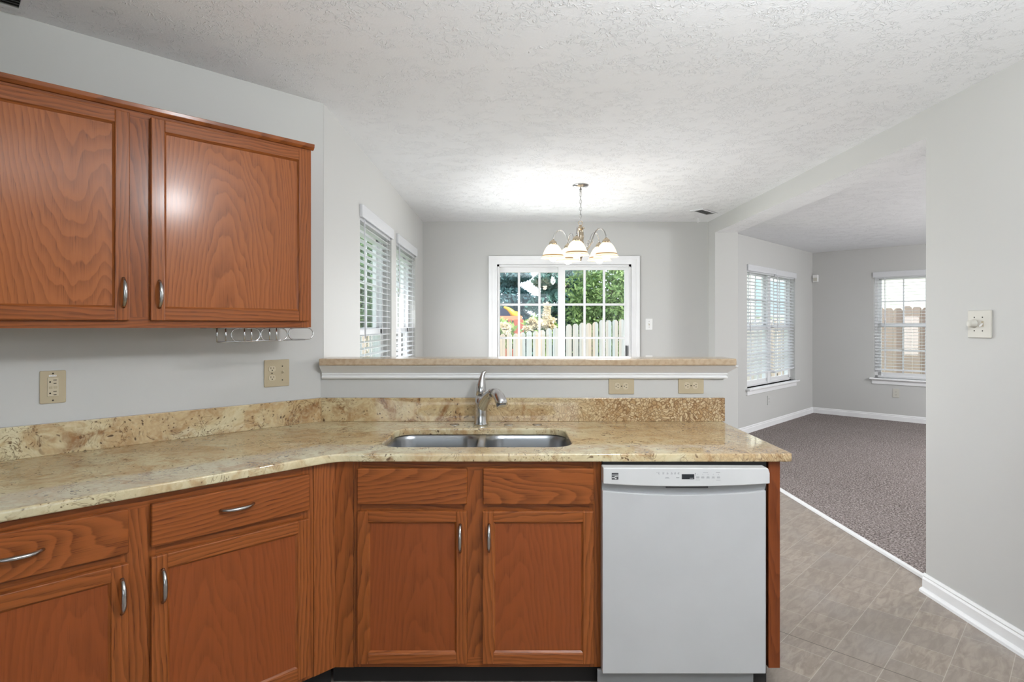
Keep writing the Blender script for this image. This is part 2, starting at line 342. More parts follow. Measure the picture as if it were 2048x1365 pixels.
class MB:
    def __init__(s): s.bm = bmesh.new()
    def _add(s, b, mat=0):
        for f in b.faces: f.material_index = mat
        me = bpy.data.meshes.new('tmp'); b.to_mesh(me); b.free(); s.bm.from_mesh(me); bpy.data.meshes.remove(me); return s
    def box(s, x0, x1, y0, y1, z0, z1, mat=0, bev=0.0, seg=2):
        b = bmesh.new()
        bmesh.ops.create_cube(b, size=1.0, matrix=Matrix.Translation(((x0 + x1) / 2, (y0 + y1) / 2, (z0 + z1) / 2)) @ Matrix.Diagonal((abs(x1 - x0), abs(y1 - y0), abs(z1 - z0), 1)))
        if bev: bmesh.ops.bevel(b, geom=list(b.edges), offset=bev, segments=seg, affect='EDGES', profile=0.5)
        return s._add(b, mat)
    def prism(s, poly, lo, hi, axis='Z', mat=0, bev=0.0):
        b = bmesh.new()
        mk = {'Z': lambda p, t: (p[0], p[1], t), 'Y': lambda p, t: (p[0], t, p[1]), 'X': lambda p, t: (t, p[0], p[1])}[axis]
        v0 = [b.verts.new(mk(p, lo)) for p in poly]; v1 = [b.verts.new(mk(p, hi)) for p in poly]
        k = len(poly)
        b.faces.new(v0[::-1]); b.faces.new(v1)
        for i in range(k): b.faces.new((v0[i], v0[(i + 1) % k], v1[(i + 1) % k], v1[i]))
        bmesh.ops.recalc_face_normals(b, faces=b.faces)
        if bev: bmesh.ops.bevel(b, geom=list(b.edges), offset=bev, segments=2, affect='EDGES', profile=0.5)
        return s._add(b, mat)
    def faces(s, verts, faces, mat=0, smooth=False):
        b = bmesh.new(); vs = [b.verts.new(v) for v in verts]
        for f in faces:
            ff = b.faces.new([vs[i] for i in f]); ff.smooth = smooth
        bmesh.ops.recalc_face_normals(b, faces=b.faces)
        return s._add(b, mat)
    def tube(s, path, rad, seg=10, closed=False, mat=0, sx=1.0, up=None, smooth=True):
        path = [Vector(p) for p in path]; k = len(path)
        rads = rad if isinstance(rad, (list, tuple)) else [rad] * k
        b = bmesh.new(); rings = []; nrm = None
        for i, p in enumerate(path):
            a = path[(i - 1) % k] if (closed or i) else p; c = path[(i + 1) % k] if (closed or i < k - 1) else p
            t = (c - a).normalized()
            if nrm is None:
                ref = Vector(up) if up else (Vector((0, 0, 1)) if abs(t.z) < 0.9 else Vector((1, 0, 0)))
                nrm = t.cross(ref).normalized()
            else: nrm = (nrm - t * nrm.dot(t)).normalized()
            bn = t.cross(nrm)
            rings.append([b.verts.new(p + (nrm * math.cos(2 * PI * j / seg) * sx + bn * math.sin(2 * PI * j / seg)) * rads[i]) for j in range(seg)])
        for i in range(k if closed else k - 1):
            r0, r1 = rings[i], rings[(i + 1) % k]
            for j in range(seg):
                f = b.faces.new((r0[j], r0[(j + 1) % seg], r1[(j + 1) % seg], r1[j])); f.smooth = smooth
        if not closed: b.faces.new(rings[0][::-1]); b.faces.new(rings[-1])
        bmesh.ops.recalc_face_normals(b, faces=b.faces)
        return s._add(b, mat)
    def lathe(s, prof, c=(0, 0, 0), seg=24, mat=0, axis='Z', mats=None):
        b = bmesh.new(); rings = []; c = Vector(c)
        for r, z in prof:
            ring = []
            for j in range(seg):
                a = 2 * PI * j / seg; x, y = r * math.cos(a), r * math.sin(a)
                ring.append(b.verts.new(c + (Vector((x, y, z)) if axis == 'Z' else Vector((x, z, y)) if axis == 'Y' else Vector((z, x, y)))))
            rings.append(ring)
        fm = []
        for i in range(len(prof) - 1):
            for j in range(seg):
                f = b.faces.new((rings[i][j], rings[i][(j + 1) % seg], rings[i + 1][(j + 1) % seg], rings[i + 1][j])); f.smooth = True
        for ring, rz in ((rings[0], prof[0]), (rings[-1], prof[-1])):
            if rz[0] > 1e-5 and prof[0] != prof[-1]: pass
        bmesh.ops.remove_doubles(b, verts=b.verts, dist=1e-6)
        bmesh.ops.recalc_face_normals(b, faces=b.faces)
        return s._add(b, mat)
    def sphere(s, c, r, mat=0, u=16, v=10, sc=(1, 1, 1)):
        b = bmesh.new(); bmesh.ops.create_uvsphere(b, u_segments=u, v_segments=v, radius=r, matrix=Matrix.Translation(c) @ Matrix.Diagonal((*sc, 1)))
        for f in b.faces: f.smooth = True
        return s._add(b, mat)
    def wallgrid(s, x0, x1, z0, z1, y0, y1, holes, mat=0):
        xs = sorted({x0, x1, *[h[0] for h in holes], *[h[1] for h in holes]}); zs = sorted({z0, z1, *[h[2] for h in holes], *[h[3] for h in holes]})
        for i in range(len(xs) - 1):
            for j in range(len(zs) - 1):
                cx, cz = (xs[i] + xs[i + 1]) / 2, (zs[j] + zs[j + 1]) / 2
                if any(h[0] < cx < h[1] and h[2] < cz < h[3] for h in holes): continue
                s.box(xs[i], xs[i + 1], y0, y1, zs[j], zs[j + 1], mat)
        return s

def finish(name, mb, mats, parent=None, run='W', base=(0, 0, 0), origin=None):
    """link the collected mesh as ONE object; its origin sits at the middle of its own box"""
    bm = mb.bm
    vs = [v.co for v in bm.verts]
    lo = Vector([min(v[i] for v in vs) for i in range(3)]); hi = Vector([max(v[i] for v in vs) for i in range(3)])
    ctr = Vector(origin) if origin is not None else (lo + hi) / 2
    for v in bm.verts: v.co -= ctr
    me = bpy.data.meshes.new(name); bm.to_mesh(me); bm.free()
    for m in (mats if isinstance(mats, (list, tuple)) else [mats]): me.materials.append(M[m])
    o = bpy.data.objects.new(name, me); COL.objects.link(o)
    if parent is not None:
        o.parent = parent
        pb = Vector(parent['_b']) if '_b' in parent else Vector((0, 0, 0))
        o.location = ctr - pb
        o['_b'] = list(ctr)
    else:
        o.location = to_world(run, ctr); o.rotation_euler = (0, 0, ROT[run]); o['_b'] = list(ctr)
    return o
def thing(name, label, cat, run='W', base=(0, 0, 0), group=None):
    o = bpy.data.objects.new(name, None); COL.objects.link(o); o.empty_display_size = 0.05
    o.location = to_world(run, base); o.rotation_euler = (0, 0, ROT[run]); o['_b'] = list(base)
    o['label'] = label; o['category'] = cat
    if group: o['group'] = group
    return o
def tag(o, label, cat, group=None):
    o['label'] = label; o['category'] = cat
    if group: o['group'] = group
    return o
def struct(name, mb, mats, run='W', label=None):
    o = finish(name, mb, mats, None, run); o['kind'] = 'structure'
    if label: o['label'] = label
    return o
def plabel(o, s): o['label'] = s; return o
def arc(cx, cy, r, a0, a1, k=8):
    return [(cx + r * math.cos(math.radians(a0 + (a1 - a0) * i / k)), cy + r * math.sin(math.radians(a0 + (a1 - a0) * i / k))) for i in range(k + 1)]
def rrect(x0, x1, y0, y1, r, k=6):
    return arc(x1 - r, y1 - r, r, 0, 90, k) + arc(x0 + r, y1 - r, r, 90, 180, k) + arc(x0 + r, y0 + r, r, 180, 270, k) + arc(x1 - r, y0 + r, r, 270, 360, k)
def slab(name, outlines, z0, z1, bev, mats, parent=None):
    """filled 2D outline(s) with holes, extruded and with rounded edges"""
    cu = bpy.data.curves.new(name + '_outline', 'CURVE'); cu.dimensions = '2D'; cu.fill_mode = 'BOTH'
    for pts in outlines:
        sp = cu.splines.new('POLY'); sp.points.add(len(pts) - 1); sp.use_cyclic_u = True
        for p, q in zip(sp.points, pts): p.co = (q[0], q[1], 0, 1)
    cu.extrude = (z1 - z0) / 2 - bev; cu.bevel_depth = bev; cu.bevel_resolution = 2; cu.offset = -bev
    tmp = bpy.data.objects.new('tmp', cu); COL.objects.link(tmp)
    dg = bpy.context.evaluated_depsgraph_get(); me = bpy.data.meshes.new_from_object(tmp.evaluated_get(dg))
    bpy.data.objects.remove(tmp); bpy.data.curves.remove(cu)
    mb = MB(); mb.bm.from_mesh(me); bpy.data.meshes.remove(me)
    for v in mb.bm.verts: v.co.z += (z0 + z1) / 2
    for f in mb.bm.faces: f.material_index = 0
    bmesh.ops.remove_doubles(mb.bm, verts=mb.bm.verts, dist=1e-5)
    return finish(name, mb, mats, parent)

# ------------------------------------------------------------------ key planes
HC = 2.43                       # ceiling
YA, YB = 2.663, 9.462           # angled kitchen wall, living-room far wall (their own frames)
YL = 2.983                      # living-room window wall (frame A)
XL, XR, YBK = -0.909, 2.10, 6.14
YH = 2.846                      # half wall, kitchen side
CT = 0.876                      # counter top

# ------------------------------------------------------------------ the setting
ceil_poly = [(-4.9, -3.6), (2.33, -3.6), (2.33, -1.1), (8.3, -1.1), (8.3, 5.25), (4.6, 8.95), (2.28, 6.6), (2.2, 6.3), (-1.05, 6.3), (-1.05, 2.86), (-4.9, -1.0)]
struct('ceiling', MB().prism(ceil_poly, HC, HC + 0.1), 'ceiling')
struct('floor', MB().prism([(-4.9, -3.6), (2.185, -3.6), (2.185, 6.25), (-1.0, 6.25), (-1.0, 2.86), (-4.9, -1.0)], -0.12, 0.0), 'vinyl')
struct('floor_carpet', MB().prism([(2.20, -1.1), (8.3, -1.1), (8.3, 5.25), (4.6, 8.95), (2.28, 6.6), (2.20, 6.2)], -0.12, 0.018), 'carpet')
struct('wall_left', MB().wallgrid(-4.9, 1.376, 0, HC, YA, YA + 0.12, []), 'wall', 'A')
struct('wall_dining_left', MB().wallgrid(2.86, YBK + 0.13, 0, HC, -XL, -XL + 0.14, [(3.557, 4.51, 0.55, 2.035), (4.70, 5.66, 0.55, 2.035)]), 'wall', 'C')
struct('wall_back', MB().wallgrid(XL, XR, 0, HC, YBK, YBK + 0.14, [(-0.125, 1.285, 0, 1.98)]), 'wall')
mb = MB().box(XR, XR + 0.232, -3.5, 2.936, 0, HC).box(XR, XR + 0.232, 5.94, YBK + 0.14, 0, HC).box(XR, XR + 0.232, 2.936, 5.94, 2.286, HC)
for f in mb.bm.faces:
    if f.normal.z < -0.9 and f.calc_center_median().z > 2.2: f.material_index = 1
struct('wall_right', mb, ['wall', 'ceiling'])
struct('wall_half', MB().box(-0.93, 1.047, YH, 2.95, 0, 1.150), 'wall')
struct('wall_living_left', MB().wallgrid(6.15, 9.46 + 0.13, 0, HC, YL, YL + 0.14, [(7.10, 8.73, 0.565, 2.06)]), 'wall', 'A')
struct('wall_living_far', MB().wallgrid(-YL, 2.4, 0, HC, YB, YB + 0.14, [(-2.18, -1.25, 0.60, 2.06)]), 'wall', 'B')
struct('wall_rear', MB().wallgrid(-4.9, XR + 0.2, 0, HC, -3.62, -3.5, [(-2.1, 1.1, 0.7, 2.2)]), 'wall')  # opening added to go with the fill lamp behind the camera
struct('wall_far_left', MB().box(-4.95, -4.85, -3.6, -0.9, 0, HC), 'wall')
struct('wall_living_near', MB().box(2.33, 8.3, -1.1, -1.0, 0, HC), 'wall')
struct('wall_living_right', MB().box(8.2, 8.3, -1.1, 5.3, 0, HC), 'wall')
struct('ground', MB().box(-40, 45, -30, 60, -0.75, -0.55), 'grass')

def base_profile(y, h=0.092, shoe=True, z0=0.0):
    p = [(y + 0.002, z0), (y + 0.002, z0 + h), (y - 0.005, z0 + h), (y - 0.010, z0 + h - 0.012), (y - 0.008, z0 + h - 0.018), (y - 0.013, z0 + h - 0.028), (y - 0.013, z0 + 0.022)]
    if shoe: p += [(y - 0.020, z0 + 0.020), (y - 0.028, z0 + 0.012), (y - 0.030, z0)]
    else: p += [(y - 0.013, z0)]
    return p
struct('baseboard_right', MB().prism(base_profile(XR), -2.945, 3.4, 'X'), 'white', 'D')
struct('baseboard_living_left', MB().prism(base_profile(YL, 0.088, False, 0.016), 6.3, 9.45, 'X'), 'white', 'A')
struct('baseboard_living_far', MB().prism(base_profile(YB, 0.088, False, 0.016), -YL + 0.003, 2.3, 'X'), 'white', 'B')
struct('trim_1', MB().box(2.182, 2.206, 2.94, 6.0, 0, 0.022, 0, 0.004), 'white', label='white transition strip between vinyl and carpet')

# moulding under the bar top, with a mitred return on its right end
prof = [(0.0, 1.083), (0.013, 1.083), (0.016, 1.087), (0.016, 1.092), (0.011, 1.096), (0.011, 1.101), (0.015, 1.104), (0.015, 1.108)]
prof += [(0.011, 1.110)] + [(0.011 + 0.041 * (t / 6) ** 0.92, 1.110 + 0.034 * (t / 6)) for t in range(1, 7)] + [(0.052, 1.150), (0.0, 1.150)]
vv, ff = [], []
for o_, z in prof:
    vv += [(XL, YH - o_, z), (1.047 + o_, YH - o_, z), (1.047 + o_, 2.95, z)]
k = len(prof)
for i in range(k):
    a, b = 3 * i, 3 * ((i + 1) % k)
    ff += [(a, a + 1, b + 1, b), (a + 1, a + 2, b + 2, b + 1)]
ff += [tuple(3 * i for i in range(k)), tuple(3 * i + 2 for i in range(k))[::-1]]
struct('trim_2', MB().faces(vv, ff), 'white', label='white crown moulding under the bar top')

# ------------------------------------------------------------------ windows, blinds, sliding door
wn = [0]
def window(run, y, x0, x1, z0, z1, sill=True, mullions=()):
    wn[0] += 1
    w = bpy.data.objects.new('window_%d' % wn[0], None); COL.objects.link(w)
    base = ((x0 + x1) / 2, y, z0); w.location = to_world(run, base); w.rotation_euler = (0, 0, ROT[run]); w['_b'] = list(base); w['kind'] = 'structure'
    yo, yi = y + 0.075, y + 0.125
    mb = MB().box(x0, x0 + 0.035, y + 0.065, y + 0.139, z0, z1).box(x1 - 0.035, x1, y + 0.065, y + 0.139, z0, z1).box(x0, x1, y + 0.065, y + 0.139, z1 - 0.035, z1).box(x0, x1, y + 0.065, y + 0.139, z0, z0 + 0.03)
    for m in mullions: mb.box(m - 0.045, m + 0.045, y + 0.06, y + 0.139, z0, z1)
    finish('window_frame', mb, 'white', w, run)
    edges = [x0 + 0.035] + [e for m in mullions for e in (m - 0.045, m + 0.045)] + [x1 - 0.035]
    zm = z0 + (z1 - z0) * 0.505
    for i in range(0, len(edges), 2):
        a, b = edges[i], edges[i + 1]
        for (lo, hi, yy) in ((zm - 0.02, z1 - 0.035, yi - 0.012), (z0 + 0.03, zm + 0.02, yo + 0.006)):
            mb = MB().box(a, a + 0.04, yy - 0.012, yy + 0.012, lo, hi).box(b - 0.04, b, yy - 0.012, yy + 0.012, lo, hi).box(a, b, yy - 0.012, yy + 0.012, lo, lo + 0.045).box(a, b, yy - 0.012, yy + 0.012, hi - 0.045, hi)
            for t in (1, 2):
                xm = a + 0.04 + (b - a - 0.08) * t / 3; mb.box(xm - 0.009, xm + 0.009, yy - 0.006, yy + 0.006, lo + 0.02, hi - 0.02)
            zz = (lo + hi) / 2; mb.box(a + 0.02, b - 0.02, yy - 0.006, yy + 0.006, zz - 0.009, zz + 0.009)
            sh = finish('sash', mb, 'white', w, run)
            finish('pane', MB().faces([(a + 0.03, yy + 0.008, lo + 0.03), (b - 0.03, yy + 0.008, lo + 0.03), (b - 0.03, yy + 0.008, hi - 0.03), (a + 0.03, yy + 0.008, hi - 0.03)], [(0, 1, 2, 3)]), 'glass', sh, run)
    if sill:
        finish('window_sill', MB().box(x0 - 0.045, x1 + 0.045, y - 0.055, y + 0.002, z0 - 0.025, z0, 0, 0.006).box(x0, x1, y - 0.002, y + 0.07, z0 - 0.024, z0).box(x0 - 0.02, x1 + 0.02, y - 0.016, y + 0.002, z0 - 0.085, z0 - 0.026, 0, 0.004), 'white', w, run)
    return w

def blind(run, y, x0, x1, ztop, zbot, label, group, wand=0.05, val=0.02, pitch=0.043, sag=0.0, tilt=0.10, cord=None):
    base = ((x0 + x1) / 2, y, ztop)
    t = thing('window_blind', label, 'blind', run, base, group)
    finish('valance', MB().box(x0 - 0.012, x1 + 0.012, y - val, y - val + 0.012, ztop - 0.075, ztop, 0, 0.003).box(x0 - 0.012, x0, y - val + 0.010, y - 0.001, ztop - 0.075, ztop).box(x1, x1 + 0.012, y - val + 0.010, y - 0.001, ztop - 0.075, ztop), 'blind', t, run)
    finish('headrail', MB().box(x0 + 0.004, x1 - 0.004, y + 0.006, y + 0.056, ztop - 0.09, ztop - 0.045), 'blind', t, run)
    mb = MB(); z = ztop - 0.115; i = 0; yc = y + 0.032
    nn = int((z - zbot - 0.03) / pitch)
    c, s_ = math.cos(tilt) * 0.025, math.sin(tilt) * 0.025
    for i in range(nn):
        zz = z - i * pitch; dz = sag * (i / nn) ** 2
        a, b = x0 + 0.006, x1 - 0.006
        mb.faces([(a, yc - c, zz - s_), (b, yc - c, zz - s_ + dz), (b, yc, zz + 0.0025 + dz), (a, yc, zz + 0.0025), (b, yc + c, zz + s_ + dz), (a, yc + c, zz + s_),
                  (a, yc - c, zz - s_ - 0.0025), (b, yc - c, zz - s_ - 0.0025 + dz), (b, yc + c, zz + s_ - 0.0025 + dz), (a, yc + c, zz + s_ - 0.0025)],
                 [(0, 1, 2, 3), (3, 2, 4, 5), (0, 6, 7, 1), (5, 4, 8, 9), (6, 9, 8, 7)])
    finish('slat', mb, 'blind', t, run)
    zb = z - nn * pitch
    finish('bottom_rail', MB().prism([(x0 + 0.006, zb - 0.016), (x1 - 0.006, zb - 0.016 + sag), (x1 - 0.006, zb + 0.004 + sag), (x0 + 0.006, zb + 0.004)], yc - 0.025, yc + 0.025, 'Y'), 'blind', t, run)
    for f in (0.14, 0.86):
        xx = x0 + (x1 - x0) * f
        finish('ladder_cord', MB().box(xx - 0.004, xx + 0.004, yc - 0.027, yc - 0.0262, zb, ztop - 0.09).box(xx - 0.004, xx + 0.004, yc + 0.0262, yc + 0.027, zb, ztop - 0.09), 'blind', t, run)
    if wand is not None:
        finish('tilt_wand', MB().tube([(x0 + wand, y - 0.012, ztop - 0.08), (x0 + wand + 0.003, y - 0.016, ztop - 0.82)], 0.0045, 8), 'blind', t, run)
    return t

window('C', -XL, 3.557, 4.51, 0.55, 2.035)
window('C', -XL, 4.70, 5.66, 0.55, 2.035)
blind('C', -XL, 3.562, 4.505, 2.080, 0.56, 'white slatted blind in the nearer of the two windows left of the sliding door', 'dining blinds', 0.06)
blind('C', -XL, 4.705, 5.655, 2.080, 0.56, 'white slatted blind in the farther left window, beside the corner of the dining room', 'dining blinds', 0.06)
window('A', YL, 7.10, 8.73, 0.565, 2.06, True, (7.94,))
blind('A', YL, 7.105, 7.970, 2.085, 0.66, 'white slatted blind with two hanging cords, left half of the wide living room window', 'living room blinds', 0.05, sag=0.02, tilt=0.42)
blind('A', YL, 8.000, 8.725, 2.078, 0.66, 'white slatted blind, right half of the wide living room window, next to the corner', 'living room blinds', 0.03, sag=0.03, tilt=0.42)
window('B', YB, -2.18, -1.25, 0.60, 2.06)
blind('B', YB, -2.175, -1.255, 2.085, 0.66, 'white slatted blind with fence showing behind, on the far right living room window', 'living room blinds', 0.13, tilt=0.02)

# sliding glass door in the back wall
d = bpy.data.objects.new('door_1', None); COL.objects.link(d); d['kind'] = 'structure'; d['_b'] = [0.58, YBK, 0]; d.location = (0.58, YBK, 0)
x0, x1, zt = -0.125, 1.285, 1.98
mb = MB()
for (w0, w1, th) in ((0.0, 0.088, 0.012), (0.055, 0.088, 0.020), (0.0, 0.012, 0.017)):
    mb.box(x0 - w1, x0 - w0, YBK - th, YBK + 0.001, 0, zt + w1).box(x1 + w0, x1 + w1, YBK - th, YBK + 0.001, 0, zt + w1).box(x0 - w0, x1 + w0, YBK - th, YBK + 0.001, zt + w0, zt + w1)
finish('door_casing', mb, 'white', d)
finish('door_frame', MB().box(x0, x0 + 0.022, YBK, YBK + 0.139, 0, zt).box(x1 - 0.022, x1, YBK, YBK + 0.139, 0, zt).box(x0, x1, YBK, YBK + 0.139, zt - 0.022, zt).box(x0, x1, YBK, YBK + 0.139, 0, 0.03), 'white', d)
def leafpanel(a, b, yy, gl, gr, gt, xm):
    mb = MB().box(a, gl, yy, yy + 0.035, 0.03, zt - 0.022).box(gr, b, yy, yy + 0.035, 0.03, zt - 0.022).box(gl, gr, yy, yy + 0.035, gt, zt - 0.022).box(gl, gr, yy, yy + 0.035, 0.03, 0.16)
    p = finish('door_panel', mb, 'white', d)
    mb = MB()
    for xx in xm: mb.box(xx - 0.012, xx + 0.012, yy + 0.010, yy + 0.026, 0.16, gt)
    for zz in (1.560, 1.205, 0.85, 0.50): mb.box(gl, gr, yy + 0.011, yy + 0.025, zz - 0.012, zz + 0.012)
    finish('muntin', mb, 'white', p)
    finish('pane', MB().faces([(gl, yy + 0.018, 0.16), (gr, yy + 0.018, 0.16), (gr, yy + 0.018, gt), (gl, yy + 0.018, gt)], [(0, 1, 2, 3)]), 'glass', p)
    return p
leafpanel(-0.103, 0.560, YBK + 0.085, -0.096, 0.536, 1.905, (0.107, 0.326))
p = leafpanel(0.522, 1.263, YBK + 0.040, 0.594, 1.226, 1.926, (0.803, 1.010))
plabel(finish('door_handle', MB().box(1.232, 1.250, YBK + 0.012, YBK + 0.04, 1.015, 1.125, 0, 0.004), 'grey_metal', p), 'dark pull handle')

# ------------------------------------------------------------------ cabinet parts
def rawdoor(parent, x0, x1, z0, z1, yf, handle=None, run='W', w=0.043, pm='oak_panel_low'):
    th = 0.019
    mb = MB().box(x0, x0 + w, yf, yf + th, z0, z1, 0, 0.003).box(x1 - w, x1, yf, yf + th, z0, z1, 0, 0.003)
    mb.box(x0 + w - 0.001, x1 - w + 0.001, yf + 0.0004, yf + th, z1 - w, z1, 1, 0.003).box(x0 + w - 0.001, x1 - w + 0.001, yf + 0.0004, yf + th, z0, z0 + w, 1, 0.003)
    # sloping bead around the recess
    i0, i1, j0, j1, r = x0 + w - 0.002, x1 - w + 0.002, z0 + w - 0.002, z1 - w + 0.002, 0.009
    o = [(i0, yf + 0.003, j0), (i1, yf + 0.003, j0), (i1, yf + 0.003, j1), (i0, yf + 0.003, j1)]
    q = [(i0 + r, yf + 0.010, j0 + r), (i1 - r, yf + 0.010, j0 + r), (i1 - r, yf + 0.010, j1 - r), (i0 + r, yf + 0.010, j1 - r)]
    mb.faces(o + q, [(0, 1, 5, 4), (2, 3, 7, 6)], 1).faces(o + q, [(1, 2, 6, 5), (3, 0, 4, 7)], 0)
    d = finish('door', mb, ['oak_v', 'oak_h'], parent, run)
    finish('panel', MB().box(x0 + w - 0.004, x1 - w + 0.004, yf + 0.0095, yf + 0.015, z0 + w - 0.004, z1 - w + 0.004), pm, d, run)
    if handle: pull(d, handle, yf, run)
    return d
def pull(parent, h, yf, run):
    kind, a, b, c = h      # ('v', x, z0, z1) or ('h', z, x0, x1)
    pts, rad = [], []
    for i in range(15):
        t = i / 14; s = b + (c - b) * t
        yy = yf - 0.026 * (1 - abs(2 * t - 1) ** 3.0) - 0.002
        pts.append((a, yy, s) if kind == 'v' else (s, yy, a)); rad.append(0.0042 + 0.0016 * math.sin(PI * t))
    finish('handle', MB().tube(pts, rad, 10, sx=1.25), 'nickel', parent, run)
def drawer(parent, x0, x1, z0, z1, yf, handle=None, run='W', name='drawer'):
    d = finish(name, MB().box(x0, x1, yf, yf + 0.019, z0, z1, 0, 0.004, 3), 'oak_slab', parent, run)
    if handle: pull(d, handle, yf, run)
    return d

# ---- upper cabinet on the angled wall
QF = 2.358                          # face plane, frame A
t = thing('wall_cabinet', 'oak wall cabinet with two doors hanging on the angled wall above the counter', 'cabinet', 'A', (0.52, YA, 1.334))
mb = MB().box(-0.12, 1.1625, QF + 0.02, YA - 0.002, 1.352, 2.108, 0)
finish('body', mb, 'oak_dark', t)
mb = MB().box(-0.12, -0.07, QF, QF + 0.02, 1.334, 2.108, 0).box(0.475, 0.582, QF, QF + 0.02, 1.372, 2.066, 0).box(1.118, 1.1625, QF, QF + 0.02, 1.334, 2.108, 0)
mb.box(-0.07, 1.118, QF, QF + 0.02, 2.066, 2.108, 1).box(-0.07, 1.118, QF, QF + 0.02, 1.334, 1.372, 1)
mb.box(1.143, 1.1625, QF + 0.02, YA - 0.002, 1.334, 1.352, 0)
finish('face_frame', mb, ['oak_v', 'oak_h'], t)
finish('top_trim', MB().prism([(QF - 0.016, 2.114), (QF - 0.014, 2.100), (QF - 0.006, 2.090), (QF + 0.004, 2.090), (QF + 0.004, 2.114)], -0.14, 1.172, 'X', 0, 0.0015), 'oak_h', t)
rawdoor(t, -0.092, 0.4962, 1.360, 2.0765, QF - 0.019, ('v', 0.4766, 1.405, 1.505), w=0.044, pm='oak_panel')
rawdoor(t, 0.5594, 1.145, 1.360, 2.0765, QF - 0.019, ('v', 0.585, 1.405, 1.502), w=0.044, pm='oak_panel')

# ---- angled base cabinet (two drawers over two doors) with its corner filler
QB = 1.9715
t = thing('base_cabinet', 'oak base cabinet with two drawers over two doors standing along the angled wall', 'cabinet', 'A', (0.45, 2.3, 0.0))
finish('body', MB().box(-0.12, 0.9814, QB + 0.02, YA - 0.004, 0.084, CT - 0.031), 'oak_dark', t)
mb = MB().box(-0.12, -0.06, QB, QB + 0.02, 0.084, CT - 0.031, 0).box(0.395, 0.484, QB, QB + 0.02, 0.12, 0.808, 0).box(0.935, 0.981, QB, QB + 0.02, 0.084, CT - 0.031, 0)
mb.box(-0.06, 0.935, QB, QB + 0.02, 0.808, CT - 0.031, 1).box(-0.06, 0.395, QB, QB + 0.02, 0.65, 0.70, 1).box(0.484, 0.935, QB, QB + 0.02, 0.65, 0.70, 1).box(-0.06, 0.935, QB, QB + 0.02, 0.084, 0.12, 1)
finish('face_frame', mb, ['oak_v', 'oak_h'], t)
finish('corner_filler', MB().box(0.9822, 1.0650, QB - 0.002, QB + 0.017, 0.084, CT - 0.031), 'oak_v', t)
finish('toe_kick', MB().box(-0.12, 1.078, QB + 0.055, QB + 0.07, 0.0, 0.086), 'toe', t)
yf = QB - 0.019
drawer(t, -0.079, 0.4115, 0.689, 0.8165, yf, ('h', 0.754, 0.114, 0.2184))
drawer(t, 0.4683, 0.9586, 0.689, 0.8165, yf, ('h', 0.757, 0.6586, 0.7625))
rawdoor(t, -0.079, 0.4115, 0.104, 0.6605, yf, ('v', 0.3944, 0.522, 0.622))
rawdoor(t, 0.4683, 0.9586, 0.104, 0.6605, yf, ('v', 0.4975, 0.520, 0.619))

# ---- sink base cabinet in the peninsula
YF = 2.147
def X(px, D): return (px - VX) / FPX * D
def Z(py, D): return H - (py - VY) / FPX * D
t = thing('sink_cabinet', 'oak sink base cabinet with two false drawer fronts and two doors, left of the dishwasher', 'cabinet', 'W', (-0.12, 2.5, 0))
xl, xr = X(708, YF), X(1203, YF)
finish('body', MB().box(xl, xr, YF + 0.02, YH - 0.004, 0.084, 0.60).box(xl, xl + 0.02, YF + 0.02, YH - 0.004, 0.60, CT - 0.031).box(xr - 0.02, xr, YF + 0.02, YH - 0.004, 0.60, CT - 0.031), 'oak_dark', t)
mb = MB().box(xl, xl + 0.03, YF, YF + 0.02, 0.084, CT - 0.031, 0).box(X(925, YF), X(975, YF), YF, YF + 0.02, 0.12, 0.808, 0).box(xr - 0.045, xr, YF, YF + 0.02, 0.084, CT - 0.031, 0)
for a, b in ((xl + 0.03, X(925, YF)), (X(975, YF), xr - 0.045)):
    mb.box(a, b, YF, YF + 0.02, 0.64, 0.70, 1)
mb.box(xl + 0.03, xr - 0.045, YF, YF + 0.02, 0.808, CT - 0.031, 1).box(xl + 0.03, xr - 0.045, YF, YF + 0.02, 0.084, 0.12, 1)
finish('face_frame', mb, ['oak_v', 'oak_h'], t)
finish('corner_filler', MB().box(-0.641, xl - 0.0008, YF - 0.002, YF + 0.017, 0.084, CT - 0.031), 'oak_v', t)
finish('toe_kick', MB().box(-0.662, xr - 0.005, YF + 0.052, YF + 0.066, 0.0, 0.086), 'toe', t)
yf = YF - 0.019
drawer(t, X(714, yf), X(934, yf), 0.688, 0.8195, yf, None, name='drawer_front')
drawer(t, X(966, yf), X(1188, yf), 0.688, 0.8195, yf, None, name='drawer_front')
rawdoor(t, X(714, yf), X(934, yf), 0.104, 0.6625, yf, ('v', X(920.5, yf), 0.515, 0.617), w=0.040)
rawdoor(t, X(965, yf), X(1188, yf), 0.104, 0.6625, yf, ('v', X(978, yf), 0.517, 0.617), w=0.040)

# ---- end panel right of the dishwasher
tag(finish('cabinet_end_panel', MB().box(0.952, 0.995, YF - 0.008, YH - 0.003, 0.084, CT - 0.031, 0, 0.002).box(0.945, 0.962, YF + 0.05, YH - 0.003, 0.0, 0.084, 1), ['oak_dark', 'toe']), 'tall narrow oak end panel closing the peninsula right of the dishwasher', 'panel')

